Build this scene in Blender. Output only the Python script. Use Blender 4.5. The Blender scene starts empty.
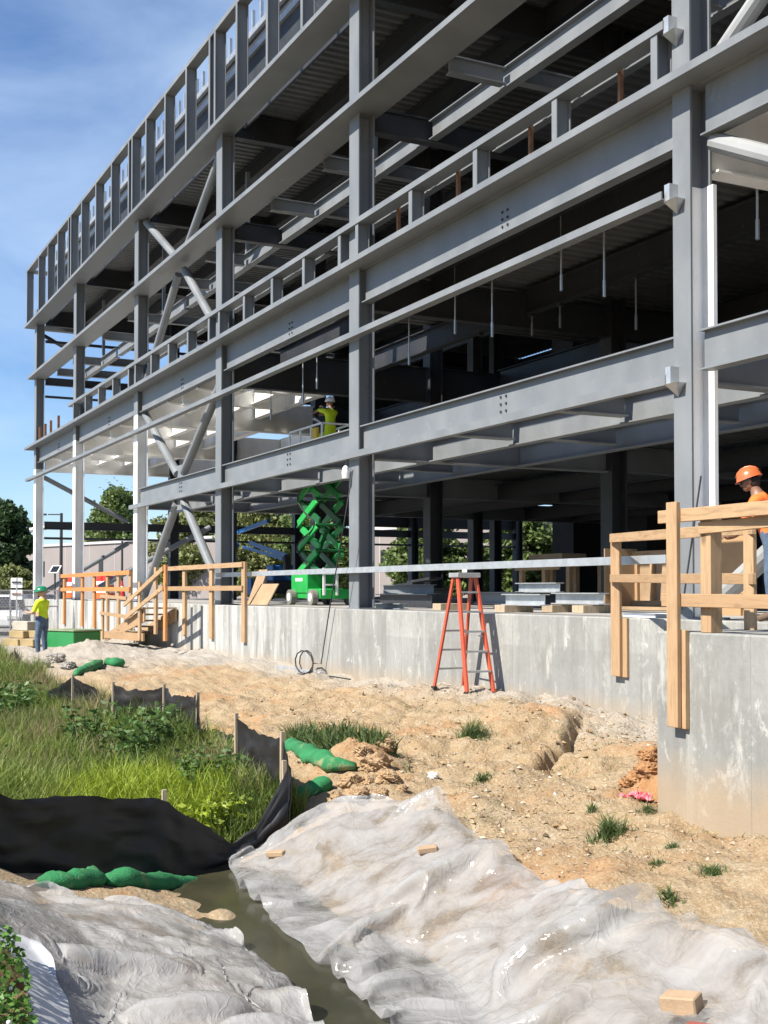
import bpy, bmesh, math, random
import numpy as np
from mathutils import Vector, Matrix
R = math.radians
scene = bpy.context.scene
col = scene.collection
random.seed(7)
rng = np.random.default_rng(11)

# ------------------------------------------------------------------ camera
FPX, PITCH, TH, CYP = 1210.0, R(1.4), math.atan2(606, 1210), 561.43
CAM = Vector((0, -10.4, .36))
cd = bpy.data.cameras.new('camera')
cam = bpy.data.objects.new('camera', cd)
col.objects.link(cam)
cam.location = CAM
cam.rotation_euler = (R(90) + PITCH, 0, R(90) - TH)
cd.sensor_width = 36
cd.lens = FPX / 1024 * 36
cd.shift_y = (CYP - 512) / 1024
cd.clip_start, cd.clip_end = .1, 3000
scene.camera = cam

# ------------------------------------------------------------------ sky and sun
SUN_A, SUN_E = R(84), R(47)
to_sun = Vector((math.cos(SUN_E) * math.cos(SUN_A), -math.cos(SUN_E) * math.sin(SUN_A), math.sin(SUN_E)))
w = bpy.data.worlds.new('World')
scene.world = w
w.use_nodes = True
nt = w.node_tree
nt.nodes.clear()
out = nt.nodes.new('ShaderNodeOutputWorld')
bg = nt.nodes.new('ShaderNodeBackground')
sky = nt.nodes.new('ShaderNodeTexSky')
sky.sky_type = 'NISHITA'
sky.sun_disc = False
sky.sun_elevation = SUN_E
sky.sun_rotation = math.atan2(to_sun.x, to_sun.y)
sky.altitude = 100
sky.air_density, sky.dust_density, sky.ozone_density = 1.0, .05, 3.5
tc = nt.nodes.new('ShaderNodeTexCoord')
mp = nt.nodes.new('ShaderNodeMapping')
mp.inputs['Scale'].default_value = (1.0, 1.6, 2.6)
mp.inputs['Rotation'].default_value = (.25, .2, .6)
nz = nt.nodes.new('ShaderNodeTexNoise')
nz.inputs['Scale'].default_value = 2.6
nz.inputs['Detail'].default_value = 7
nz.inputs['Roughness'].default_value = .55
nz.inputs['Distortion'].default_value = .6
cr = nt.nodes.new('ShaderNodeValToRGB')
cr.color_ramp.elements[0].position = .38
cr.color_ramp.elements[1].position = .78
cr.color_ramp.elements[1].color = (.5, .5, .5, 1)
hs = nt.nodes.new('ShaderNodeHueSaturation')
hs.inputs['Saturation'].default_value = 1.05
mx = nt.nodes.new('ShaderNodeMix')
mx.data_type = 'RGBA'
mx.inputs['B'].default_value = (7.6, 9.4, 11.6, 1)
L = nt.links.new
L(tc.outputs['Generated'], mp.inputs['Vector'])
L(mp.outputs['Vector'], nz.inputs['Vector'])
L(nz.outputs['Fac'], cr.inputs['Fac'])
L(sky.outputs['Color'], hs.inputs['Color'])
tn = nt.nodes.new('ShaderNodeMix')
tn.data_type, tn.blend_type = 'RGBA', 'MULTIPLY'
tn.inputs['Factor'].default_value = 1
tn.inputs['B'].default_value = (1.08, 1.22, 1.42, 1)
L(hs.outputs['Color'], tn.inputs['A'])
L(tn.outputs['Result'], mx.inputs['A'])
L(cr.outputs['Color'], mx.inputs['Factor'])
L(mx.outputs['Result'], bg.inputs['Color'])
bg.inputs['Strength'].default_value = .058
L(bg.outputs['Background'], out.inputs['Surface'])
sd = bpy.data.lights.new('sun', 'SUN')
sd.energy = 5.0
sd.angle = R(.5)
sd.color = (1, .93, .83)
sun = bpy.data.objects.new('sun', sd)
col.objects.link(sun)
sun.rotation_euler = (-to_sun).to_track_quat('-Z', 'Y').to_euler()
scene.view_settings.view_transform = 'Standard'
scene.view_settings.look = 'None'
scene.view_settings.exposure = .95
scene.view_settings.gamma = 1
scene.cycles.max_bounces = 8
scene.cycles.transparent_max_bounces = 12

# ------------------------------------------------------------------ helpers
_f = Vector((-math.cos(TH) * math.cos(PITCH), math.sin(TH) * math.cos(PITCH), math.sin(PITCH)))
_r = Vector((math.sin(TH), math.cos(TH), 0))
_u = _r.cross(_f)
def at(x, y, X=None, Y=None, Z=None):
    d = _f + _r * (x - 384) / FPX + _u * (CYP - y) / FPX
    t = (X - CAM.x) / d.x if X is not None else (Y - CAM.y) / d.y if Y is not None else (Z - CAM.z) / d.z
    return CAM + d * t

class MB:
    """collects shapes; build() links them as one mesh object"""
    def __init__(s):
        s.v, s.f, s.m = [], [], []
        s.mi = 0
    def add(s, vs, fs):
        n = len(s.v)
        s.v += [tuple(q) for q in vs]
        s.f += [tuple(i + n for i in f) for f in fs]
        s.m += [s.mi] * len(fs)
        return s
    def box(s, x0, x1, y0, y1, z0, z1):
        return s.add([(x0, y0, z0), (x1, y0, z0), (x1, y1, z0), (x0, y1, z0), (x0, y0, z1), (x1, y0, z1), (x1, y1, z1), (x0, y1, z1)],
                     [(0, 3, 2, 1), (4, 5, 6, 7), (0, 1, 5, 4), (1, 2, 6, 5), (2, 3, 7, 6), (3, 0, 4, 7)])
    def prof(s, p0, p1, pts, u, v):
        """extrude a closed 2-d outline from p0 to p1; u, v are its axes"""
        p0, p1, u, v = Vector(p0), Vector(p1), Vector(u), Vector(v)
        n = len(pts)
        a = [p0 + u * x + v * y for x, y in pts]
        b = [p1 + u * x + v * y for x, y in pts]
        fs = [(i, (i + 1) % n, n + (i + 1) % n, n + i) for i in range(n)]
        fs += [tuple(range(n))[::-1], tuple(range(n, 2 * n))]
        return s.add(a + b, fs)
    def bar(s, p0, p1, a, b, up=(0, 0, 1)):
        p0, p1 = Vector(p0), Vector(p1)
        d = (p1 - p0).normalized()
        up = Vector(up)
        if abs(d.dot(up)) > .98: up = Vector((0, 1, 0))
        u = d.cross(up).normalized()
        v = u.cross(d)
        return s.prof(p0, p1, [(-a / 2, -b / 2), (a / 2, -b / 2), (a / 2, b / 2), (-a / 2, b / 2)], u, v)
    def ibeam(s, p0, p1, h, b, tf=.025, tw=.018, up=(0, 0, 1)):
        p0, p1 = Vector(p0), Vector(p1)
        d = (p1 - p0).normalized()
        v = Vector(up)
        u = d.cross(v).normalized()
        B, H, W = b / 2, h / 2, tw / 2
        pts = [(-B, -H), (B, -H), (B, -H + tf), (W, -H + tf), (W, H - tf), (B, H - tf), (B, H), (-B, H), (-B, H - tf), (-W, H - tf), (-W, -H + tf), (-B, -H + tf)]
        return s.prof(p0, p1, pts, u, v)
    def tube(s, path, r, n=8, caps=True):
        path = [Vector(p) for p in path]
        rs = r if isinstance(r, (list, tuple)) else [r] * len(path)
        vs, fs = [], []
        u = None
        for i, p in enumerate(path):
            d = (path[min(i + 1, len(path) - 1)] - path[max(i - 1, 0)]).normalized()
            if u is None:
                u = d.cross(Vector((0, 0, 1)) if abs(d.z) < .95 else Vector((1, 0, 0))).normalized()
            else:
                u = (u - d * u.dot(d)).normalized()
            v = d.cross(u)
            vs += [p + (u * math.cos(2 * math.pi * k / n) + v * math.sin(2 * math.pi * k / n)) * rs[i] for k in range(n)]
        for i in range(len(path) - 1):
            fs += [(i * n + k, i * n + (k + 1) % n, (i + 1) * n + (k + 1) % n, (i + 1) * n + k) for k in range(n)]
        if caps:
            fs += [tuple(range(n))[::-1], tuple(range((len(path) - 1) * n, len(path) * n))]
        return s.add(vs, fs)
    def ball(s, c, r, n=10, m=7, sc=(1, 1, 1), rot=None):
        c = Vector(c)
        vs, fs = [], []
        for i in range(m + 1):
            t = math.pi * i / m
            for k in range(n):
                p = 2 * math.pi * k / n
                q = Vector((r * sc[0] * math.sin(t) * math.cos(p), r * sc[1] * math.sin(t) * math.sin(p), r * sc[2] * math.cos(t)))
                if rot: q = rot @ q
                vs.append(c + q)
        for i in range(m):
            fs += [(i * n + k, (i + 1) * n + k, (i + 1) * n + (k + 1) % n, i * n + (k + 1) % n) for k in range(n)]
        return s.add(vs, fs)
    def build(s, name, mats, parent=None, smooth=False, bevel=0):
        me = bpy.data.meshes.new(name)
        me.from_pydata(s.v, [], s.f)
        mats = mats if isinstance(mats, (list, tuple)) else [mats]
        for q in mats: me.materials.append(q)
        if len(mats) > 1: me.polygons.foreach_set('material_index', s.m)
        if smooth: me.polygons.foreach_set('use_smooth', [True] * len(me.polygons))
        bm = bmesh.new()
        bm.from_mesh(me)
        bmesh.ops.remove_doubles(bm, verts=bm.verts, dist=1e-5)
        bmesh.ops.recalc_face_normals(bm, faces=bm.faces)
        if bevel:
            bmesh.ops.bevel(bm, geom=[e for e in bm.edges if len(e.link_faces) == 2 and e.calc_face_angle(0) > .6], offset=bevel, segments=1, affect='EDGES')
        bm.to_mesh(me)
        bm.free()
        o = bpy.data.objects.new(name, me)
        col.objects.link(o)
        if parent: o.parent = parent
        return o
def np_mesh(name, V, F, mat, parent=None, smooth=True, attr=None):
    """mesh from numpy arrays; F is (n,3) or (n,4)"""
    me = bpy.data.meshes.new(name)
    k = F.shape[1]
    me.vertices.add(len(V)); me.loops.add(F.size); me.polygons.add(len(F))
    me.vertices.foreach_set('co', np.ascontiguousarray(V, dtype=np.float32).ravel())
    me.loops.foreach_set('vertex_index', np.ascontiguousarray(F, dtype=np.int32).ravel())
    me.polygons.foreach_set('loop_start', np.arange(0, F.size, k, dtype=np.int32))
    me.polygons.foreach_set('use_smooth', np.full(len(F), smooth))
    for m in (mat if isinstance(mat, (list, tuple)) else [mat]): me.materials.append(m)
    for an, av in (attr or {}).items():
        a = me.attributes.new(an, 'FLOAT', 'POINT')
        a.data.foreach_set('value', np.ascontiguousarray(av, dtype=np.float32))
    me.update(calc_edges=True)
    o = bpy.data.objects.new(name, me)
    col.objects.link(o)
    if parent: o.parent = parent
    return o
def tag(o, label=None, cat=None, group=None, kind=None):
    if label: o['label'] = label
    if cat: o['category'] = cat
    if group: o['group'] = group
    if kind: o['kind'] = kind
    return o
def thing(name, label, cat, loc=(0, 0, 0), rz=0, group=None):
    o = bpy.data.objects.new(name, None)
    o.empty_display_size = .2
    col.objects.link(o)
    o.location = loc
    o.rotation_euler = (0, 0, rz)
    return tag(o, label, cat, group)
def copy_tree(o, parent=None):
    c = o.copy()
    col.objects.link(c)
    c.parent = parent
    for ch in list(o.children): copy_tree(ch, c)
    return c

# ------------------------------------------------------------------ noise in numpy
def _hash(i, j, s):
    h = (i * 374761393 + j * 668265263 + s * 974634777) & 0xffffffff
    h = ((h ^ (h >> 13)) * 1274126177) & 0xffffffff
    return ((h ^ (h >> 16)) & 0xffff) / 65535.0
def vnoise(x, y, s=0):
    x, y = np.asarray(x, float), np.asarray(y, float)
    i, j = np.floor(x).astype(np.int64), np.floor(y).astype(np.int64)
    u, v = x - i, y - j
    u, v = u * u * u * (u * (u * 6 - 15) + 10), v * v * v * (v * (v * 6 - 15) + 10)
    return (_hash(i, j, s) * (1 - u) + _hash(i + 1, j, s) * u) * (1 - v) + (_hash(i, j + 1, s) * (1 - u) + _hash(i + 1, j + 1, s) * u) * v * 1.0
def fbm(x, y, o=4, s=0, g=.5):
    a, t, n = 1.0, 0.0, 0.0
    for k in range(o):
        t = t + a * (vnoise(x * 2 ** k + 17.3 * k, y * 2 ** k - 9.1 * k, s + k) - .5)
        n += a
        a *= g
    return t / n * 2
def sstep(a, b, x):
    t = np.clip((x - a) / (b - a), 0, 1)
    return t * t * (3 - 2 * t)

# ------------------------------------------------------------------ materials
class NT:
    def __init__(s, name):
        s.m = bpy.data.materials.new(name)
        s.m.use_nodes = True
        s.n = s.m.node_tree.nodes
        s.l = s.m.node_tree.links.new
        s.b = s.n['Principled BSDF']
        s.o = s.n['Material Output']
        s.tc = s.n.new('ShaderNodeTexCoord')
    def node(s, t, ins=None, **kw):
        q = s.n.new(t)
        for k, v in kw.items(): setattr(q, k, v)
        for k, v in (ins or {}).items():
            if isinstance(v, bpy.types.NodeSocket): s.l(v, q.inputs[k])
            else: q.inputs[k].default_value = v
        return q
    def coord(s, scale=(1, 1, 1), src='Object', rot=(0, 0, 0)):
        return s.node('ShaderNodeMapping', {'Vector': s.tc.outputs[src], 'Scale': scale, 'Rotation': rot}).outputs['Vector']
    def noise(s, scale, detail=4, vec=None, rough=.55, dist=0):
        q = s.node('ShaderNodeTexNoise', {'Scale': scale, 'Detail': detail, 'Roughness': rough, 'Distortion': dist})
        s.l(vec if vec else s.coord(), q.inputs['Vector'])
        return q.outputs['Fac']
    def ramp(s, fac, stops):
        q = s.node('ShaderNodeValToRGB', {'Fac': fac})
        e = q.color_ramp.elements
        while len(e) < len(stops): e.new(.5)
        for a, (p, c) in zip(e, stops):
            a.position = p
            a.color = (*c, 1) if isinstance(c, tuple) else (c, c, c, 1)
        return q.outputs['Color']
    def mix(s, fac, a, b, mode='MIX'):
        q = s.node('ShaderNodeMix', data_type='RGBA', blend_type=mode)
        for k, v in (('Factor', fac), ('A', a), ('B', b)):
            if isinstance(v, bpy.types.NodeSocket): s.l(v, q.inputs[k])
            else: q.inputs[k].default_value = (*v, 1) if isinstance(v, tuple) else v
        return q.outputs['Result']
    def bump(s, h, strength=.3, dist=.02):
        q = s.node('ShaderNodeBump', {'Height': h, 'Strength': strength, 'Distance': dist})
        s.l(q.outputs['Normal'], s.b.inputs['Normal'])
    def set(s, **kw):
        for k, v in kw.items():
            k = k.replace('_', ' ')
            if isinstance(v, bpy.types.NodeSocket): s.l(v, s.b.inputs[k])
            else: s.b.inputs[k].default_value = (*v, 1) if isinstance(v, tuple) and len(v) == 3 else v
        return s
def basic(name, c, rough=.6, var=.15, scale=3, metallic=0, bump=0):
    t = NT(name)
    a = tuple(x * (1 - var) for x in c)
    b = tuple(min(1, x * (1 + var)) for x in c)
    n = t.noise(scale, 5)
    t.set(Base_Color=t.ramp(n, [(.3, a), (.7, b)]), Roughness=rough, Metallic=metallic)
    if bump: t.bump(t.noise(scale * 8, 4), bump, .01)
    return t.m
M = {}
def steel(name, c, dirt=.5):
    t = NT(name)
    n = t.noise(1.3, 6, t.coord((1, 1, .5)))
    n2 = t.noise(9, 5)
    base = t.ramp(n, [(.3, tuple(x * .82 for x in c)), (.7, tuple(x * 1.12 for x in c))])
    base = t.mix(t.ramp(n2, [(.62, 0), (.75, dirt)]), base, (.3, .28, .25))
    n3 = t.noise(2.6, 9, t.coord((1, 1, 1)), .75, .5)
    base = t.mix(t.ramp(n3, [(.60, 0), (.70, .35)]), base, tuple(min(1, x * 1.7) for x in c))
    n4 = t.noise(4.5, 8, t.coord((1.4, 1.4, .5)), .7, .2)
    base = t.mix(t.ramp(n4, [(.70, 0), (.76, dirt * 1.6)]), base, (.14, .075, .045))
    t.set(Base_Color=base, Roughness=t.ramp(n, [(.3, .42), (.7, .62)]))
    t.bump(n2, .06, .01)
    return t.m
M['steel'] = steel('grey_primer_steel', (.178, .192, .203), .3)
M['steel_dark'] = steel('shade_dark_steel', (.03, .033, .038), .2)  # frame steel with interior shade put into the colour; also loose dark steel
M['white'] = steel('white_fireproofing', (.86, .86, .84), .08)
M['pipe_grey'] = steel('pale_grey_pipe', (.30, .31, .31), .2)
M['deck'] = basic('galvanised_deck', (.15, .155, .155), .5, .15, 2, .3)
M['galv'] = basic('galvanised_metal', (.5, .52, .53), .4, .15, 6, .6)
M['rust'] = basic('rusty_steel', (.22, .11, .06), .8, .3, 6)
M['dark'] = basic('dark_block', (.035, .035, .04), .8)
M['black'] = basic('black_rubber', (.02, .02, .022), .7)
def concrete(name, c, pw, ph, zoff):
    t = NT(name)
    sep = t.node('ShaderNodeSeparateXYZ', {'Vector': t.tc.outputs['Object']})
    xz = t.node('ShaderNodeCombineXYZ', {'X': sep.outputs['X'], 'Y': sep.outputs['Z']}).outputs['Vector']
    mpn = t.node('ShaderNodeMapping', {'Vector': xz, 'Location': (.3, 3.5, 0)}).outputs['Vector']
    br = t.node('ShaderNodeTexBrick', {'Vector': mpn, 'Color1': (0, 0, 0, 1), 'Color2': (1, 1, 1, 1), 'Mortar': (.5, .5, .5, 1), 'Scale': 1, 'Mortar Size': .007, 'Mortar Smooth': .8, 'Brick Width': pw, 'Row Height': ph}, offset=0)
    wob = t.node('ShaderNodeMath', {0: sep.outputs['Z'], 1: t.noise(.8, 3)}, operation='ADD').outputs[0]
    streak = t.noise(1.0, 6, t.coord((2.2, 2.2, .35)), .62)
    blot = t.noise(1.1, 7, None, .62, .4)
    fine = t.noise(14, 6, None, .7)
    run = t.noise(5.5, 6, t.coord((1, 1, .06)), .6)
    a, b = tuple(x * .6 for x in c), tuple(min(1, x * 1.16) for x in c)
    base = t.ramp(streak, [(.32, a), (.68, b)])
    base = t.mix(.55, base, t.ramp(blot, [(.34, tuple(x * .5 for x in c)), (.62, b)]))
    base = t.mix(.5, base, t.ramp(br.outputs['Color'], [(0, tuple(x * .62 for x in c)), (1, tuple(min(1, x * 1.25) for x in c))]))
    base = t.mix(t.ramp(wob, [(zoff - .03, .34), (zoff + .03, 0)]) if False else t.node('ShaderNodeMapRange', {'Value': t.node('ShaderNodeMath', {0: sep.outputs['Z'], 1: t.node('ShaderNodeMath', {0: t.noise(3, 4), 1: .05}, operation='MULTIPLY').outputs[0]}, operation='ADD').outputs[0], 'From Min': -zoff + .035, 'From Max': -zoff + .0, 'To Min': 0.0, 'To Max': .36}).outputs[0], base, tuple(x * .62 for x in c))
    wh = t.noise(2.0, 10, t.coord((1.6, 1.6, .9)), .78, .35)
    base = t.mix(t.ramp(wh, [(.57, 0), (.66, .7)]), base, (.56, .55, .50))
    dk = t.noise(2.2, 8, t.coord((1, 1, .45)), .7, .3)
    base = t.mix(t.ramp(dk, [(.52, 0), (.66, .6)]), base, (.16, .15, .13))
    rs = t.noise(1.7, 6, t.coord((1.5, 1.5, .22)), .6, 1)
    base = t.mix(t.ramp(rs, [(.68, 0), (.78, .3)]), base, (.33, .25, .15))
    base = t.mix(t.ramp(run, [(.50, 0), (.68, .5)]), base, tuple(x * .55 for x in c))
    base = t.mix(t.ramp(run, [(.30, .4), (.42, 0)]), base, tuple(min(1, x * 1.35) for x in c))
    base = t.mix(t.ramp(fine, [(.35, .25), (.5, 0)]), base, tuple(x * .5 for x in c))
    wst = t.noise(2.6, 8, t.coord((1, 1, .13)), .68, .2)
    lft = t.node('ShaderNodeMapRange', {'Value': sep.outputs['X'], 'From Min': -20.0, 'From Max': -30.0, 'To Min': .1, 'To Max': 1.0}).outputs[0]
    base = t.mix(t.node('ShaderNodeMath', {0: t.ramp(wst, [(.40, 0), (.58, .75)]), 1: lft}, operation='MULTIPLY').outputs[0], base, (.52, .515, .49))
    wht = t.noise(3.1, 8, t.coord((1, 1, .3)), .75, .3)
    base = t.mix(t.ramp(wht, [(.55, 0), (.66, .55)]), base, (.50, .49, .45))
    mud = t.node('ShaderNodeMath', {0: sep.outputs['Z'], 1: t.node('ShaderNodeMath', {0: t.noise(2.5, 6, None, .7), 1: .55}, operation='MULTIPLY').outputs[0]}, operation='ADD').outputs[0]
    mudf = t.node('ShaderNodeMapRange', {'Value': mud, 'From Min': -.75, 'From Max': -1.15, 'To Min': 0.0, 'To Max': .7}).outputs[0]
    base = t.mix(mudf, base, (.34, .25, .15))
    base = t.mix(t.ramp(br.outputs['Fac'], [(.2, 0), (.9, .65)]), base, (.17, .165, .15))
    t.set(Base_Color=base, Roughness=.85)
    h = t.mix(.5, fine, br.outputs['Fac'], 'SUBTRACT')
    t.bump(h, .35, .012)
    return t.m
M['concrete'] = concrete('cast_concrete', (.30, .303, .285), .62, 7.0, .46)
M['concrete_block'] = concrete('cast_concrete_dock', (.285, .29, .272), 1.2, 7.0, .62)
M['slab'] = basic('slab_concrete', (.33, .32, .30), .85, .12, 1.5, 0, .2)
def wood(name, c, axis=2):
    t = NT(name)
    s = [9, 9, 9]
    s[axis] = .8
    g = t.noise(3.2, 6, t.coord(tuple(s)), .6, .8)
    big = t.noise(2.2, 3)
    base = t.ramp(g, [(.28, tuple(x * .55 for x in c)), (.5, c), (.75, tuple(min(1, x * 1.16) for x in c))])
    base = t.mix(t.ramp(big, [(.45, 0), (.75, .4)]), base, tuple(x * y for x, y in zip(c, (.72, .62, .5))))
    orn = t.node('ShaderNodeObjectInfo').outputs['Random']
    base = t.mix(t.ramp(orn, [(0, 0), (1, .55)]), base, tuple(x * y for x, y in zip(c, (.74, .70, .66))))
    base = t.mix(t.ramp(t.noise(5, 7, None, .7), [(.5, 0), (.7, .35)]), base, tuple(x * .6 for x in c))
    kn = t.node('ShaderNodeTexVoronoi', {'Vector': t.coord(tuple(3.2 if k != axis else 1.6 for k in range(3))), 'Scale': 1.0}).outputs['Distance']
    base = t.mix(t.ramp(kn, [(.06, .8), (.14, 0)]), base, tuple(x * .35 for x in c))
    t.set(Base_Color=base, Roughness=.75)
    t.bump(g, .25, .006)
    return t.m
M['wood_x'] = wood('fir_lumber_along', (.42, .275, .15), 0)
M['wood'] = wood('fir_lumber', (.43, .285, .158), 2)
M['wood_orange'] = wood('orange_tinted_lumber', (.58, .25, .08), 2)
M['wood_orange_x'] = wood('orange_tinted_lumber_along', (.60, .24, .07), 0)
M['wood_old'] = wood('weathered_stake', (.42, .34, .24), 2)
M['ply'] = basic('plywood', (.34, .235, .14), .75, .2, 2)
M['card'] = basic('brown_board', (.40, .24, .12), .8, .1, 2)
M['green_paint'] = basic('green_machine_paint', (.015, .33, .06), .4, .15, 3)
M['green_dark'] = basic('dark_green_paint', (.008, .10, .03), .45, .15, 3)
M['green_box'] = basic('green_box_paint', (.02, .20, .055), .5, .1, 2)
M['blue_paint'] = basic('blue_machine_paint', (.02, .11, .32), .4, .15, 3)
M['yellow'] = basic('yellow_paint', (.6, .38, .02), .5)
M['orange_fg'] = basic('orange_fibreglass', (.46, .075, .035), .45, .14, 6)
M['alu'] = basic('aluminium', (.42, .42, .42), .42, .15, 8, .5)
M['orange_pl'] = basic('orange_plastic', (.75, .12, .02), .5)
M['red_pl'] = basic('red_plastic', (.55, .03, .02), .5)
M['white_paint'] = basic('white_paint', (.78, .78, .76), .5, .06)
M['tan'] = basic('tan_cladding', (.25, .22, .21), .85, .06, .4)
M['grey_cl'] = basic('grey_cladding', (.46, .44, .44), .85, .06, .4)
M['glass'] = basic('dark_glass', (.02, .022, .025), .15, .1)
M['asphalt'] = basic('asphalt', (.06, .06, .062), .9, .2, 3)
M['skin'] = basic('skin', (.45, .26, .18), .55, .08, 20)
M['skin_dk'] = basic('skin_brown', (.22, .115, .07), .5, .08, 20)
M['denim'] = basic('denim', (.07, .11, .17), .9, .25, 14, 0, .3)
M['denim_dk'] = basic('dark_trousers', (.03, .04, .06), .9, .25, 14, 0, .3)
M['lime'] = basic('lime_shirt', (.55, .72, .02), .8, .12, 9, 0, .2)
M['hi_orange'] = basic('orange_shirt', (.85, .16, .025), .8, .1, 9, 0, .2)
M['hat_green'] = basic('green_hard_hat', (.01, .17, .08), .3, .05)
M['hat_orange'] = basic('orange_hard_hat', (.55, .12, .035), .3, .08)
M['hat_white'] = basic('white_hard_hat', (.75, .75, .73), .3, .05)
M['hair'] = basic('dark_hair', (.02, .014, .01), .8)
M['boot'] = basic('leather_boot', (.12, .08, .05), .8)
M['pink'] = basic('pink_plastic', (.75, .18, .22), .5, .3, 20)
M['brick'] = basic('tan_block', (.36, .25, .155), .85, .12, 9, 0, .3)
M['brick_red'] = basic('red_brick', (.26, .07, .05), .85, .15, 9)
M['car_white'] = basic('white_car_paint', (.7, .7, .7), .25, .04)
M['car_dark'] = basic('dark_car_paint', (.03, .032, .04), .25, .04)
M['clod_orange'] = basic('orange_clay', (.30, .16, .07), .95, .3, 7, 0, .8)
M['bark'] = basic('bark', (.10, .075, .055), .9, .3, 6, 0, .5)
def leaf(name, c, v=.35, rnd=None):
    t = NT(name)
    oi = t.node('ShaderNodeAttribute', attribute_name='tint').outputs['Fac']
    c0, c1 = tuple(x * (1 - v) for x in c), tuple(min(1, x * (1 + v)) for x in c)
    base = t.ramp(oi, [(0, c0), (.6, c), (1, rnd or c1)])
    t.set(Base_Color=base, Roughness=.55)
    tr = t.node('ShaderNodeBsdfTranslucent', {'Color': base})
    ms = t.node('ShaderNodeMixShader', {'Fac': .32})
    t.l(t.b.outputs[0], ms.inputs[1]); t.l(tr.outputs[0], ms.inputs[2]); t.l(ms.outputs[0], t.o.inputs['Surface'])
    return t.m
M['leaf'] = leaf('tree_leaf', (.13, .185, .05))
M['leaf_dark'] = leaf('dark_tree_leaf', (.045, .09, .028))
M['leaf_olive'] = leaf('olive_tree_leaf', (.19, .215, .07))
M['grass'] = leaf('meadow_grass', (.16, .23, .04), .45, (.36, .38, .08))
M['grass_lime'] = leaf('lime_grass', (.28, .37, .03), .35, (.40, .46, .05))
M['grass_dry'] = leaf('dry_grass', (.30, .24, .13), .3)
M['weed'] = leaf('weed_leaf', (.09, .17, .04), .4)
M['tuft'] = leaf('tuft_grass', (.10, .15, .045), .4)
M['clover'] = leaf('clover_leaf', (.085, .19, .03), .35)

# ------------------------------------------------------------------ terrain
def terrain(x, y):
    x, y = np.asarray(x, float), np.asarray(y, float)
    yd = y + .22 * np.sin(x * .9) + .12 * np.sin(x * 2.1 + 1)
    A = np.interp(yd, [-13, -10.2, -9.85, -9.4, -8.8, -8.0, -7.5, -7.1, -6.7, -6.35, -5.9, -5.2, -4.2, -3.3, -1.6, -.8, 0, 1],
                  [-1.24, -1.25, -1.3, -1.66, -1.98, -2.12, -2.26, -2.42, -2.38, -2.2, -1.98, -1.74, -1.68, -1.64, -1.4, -1.3, -1.28, -1.3])
    B = np.interp(y, [-14, -11, -9.5, -7.6, -6.2, -5.4, -4.4, -2.2, -1.0, 0, 1], [-1.25, -1.45, -1.75, -2.02, -1.9, -1.72, -1.58, -1.42, -1.36, -1.34, -1.34])
    t = sstep(-10.6, -13.2, x)
    z = A * (1 - t) + B * t
    z = z + (-1.27 - z) * sstep(-21, -30, x) * sstep(-12, -4, y) * .9
    far = np.maximum(np.maximum(sstep(-33, -40, x), sstep(1, 8, y)), np.maximum(sstep(-13, -18, y), sstep(4, 10, x)))
    z = z + (-1.3 - z) * far
    near = 1 - far
    z = z + .17 * np.exp(-((x + 16) / 2.3) ** 2 - ((y + .55) / .8) ** 2)            # dirt heaped against the wall
    z = z + .16 * np.exp(-((x + 13.6) / 1.2) ** 2 - ((y + 1.6) / .8) ** 2)
    z = z + .30 * np.exp(-((x + 31.8) / 1.3) ** 2 - ((y + 3.0) / .9) ** 2) - .12 * np.exp(-((x + 33) / 1.5) ** 2 - ((y + 4.4) / .6) ** 2)
    z = z + .22 * np.exp(-((x + 12.3) / .45) ** 2 - ((y + 4.55) / .5) ** 2)          # clods by the green socks
    z = z + .38 * sstep(-9.75, -9.55, x) * sstep(-2.0, -2.5, y) * sstep(-3.7, -3.3, y) * sstep(-8.6, -8.72, x) * 0
    bank = sstep(.55, .30, np.hypot((x + 9.25) / .8, (y + 2.6) / 1.0) + .25 * fbm(x * 2, y * 2, 3, 31))
    z = z + bank * (.26 + .18 * fbm(x * 6, y * 6, 4, 77, .7)) + .13 * np.exp(-((x + 13.0) / .55) ** 2 - ((y + 1.35) / .5) ** 2)
    # rills running down the slope
    for ax, ay, bx, by, dep, wd in [(-12.9, -1.0, -11.0, -3.1, .3, .07), (-12.2, -1.5, -9.9, -4.0, .06, .14), (-14.4, -1.7, -12.2, -3.6, .06, .2)]:
        dx, dy = bx - ax, by - ay
        s = np.clip(((x - ax) * dx + (y - ay) * dy) / (dx * dx + dy * dy), 0, 1)
        px, py = ax + s * dx, ay + s * dy
        d = np.hypot(x - px + .12 * fbm(x * 3, y * 3, 2, 5), y - py + .12 * fbm(x * 3, y * 3, 2, 9))
        z = z - dep * np.exp(-(d / wd) ** 2) * sstep(0, .1, s) * sstep(1, .8, s)
    dirt = near * sstep(-9.2, -7.5, y + 0 * x)
    z = z + near * (.07 * fbm(x * .7, y * .7, 4, 3)) + dirt * sstep(-5.6, -4.8, y) * (.17 * fbm(x * 1.5, y * 1.8, 5, 7, .6) + .05 * np.abs(fbm(x * 4.5, y * 4.5, 4, 12, .65))) + dirt * .035 * fbm(x * 8, y * 8, 3, 13, .6)
    # mud bars reaching into the ditch
    for mx_, my_, mr in [(-9.75, -7.45, .42), (-8.2, -6.55, .3), (-9.3, -7.2, .25)]:
        z = np.maximum(z, -2.19 - .22 * (np.hypot((x - mx_) / 1.5, y - my_) / mr) ** 2 + .03 * fbm(x * 4, y * 4, 3, 5))
    # tyre tread ruts on the tan slope
    rut = sstep(.5, .2, np.abs(y + 2.3 - .42 * (x + 10.8))) * sstep(-13, -12.2, x) * sstep(-9.3, -10, x)
    z = z + rut * .025 * np.sin((x * .9 - y * .5) * 26)
    return z
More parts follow.
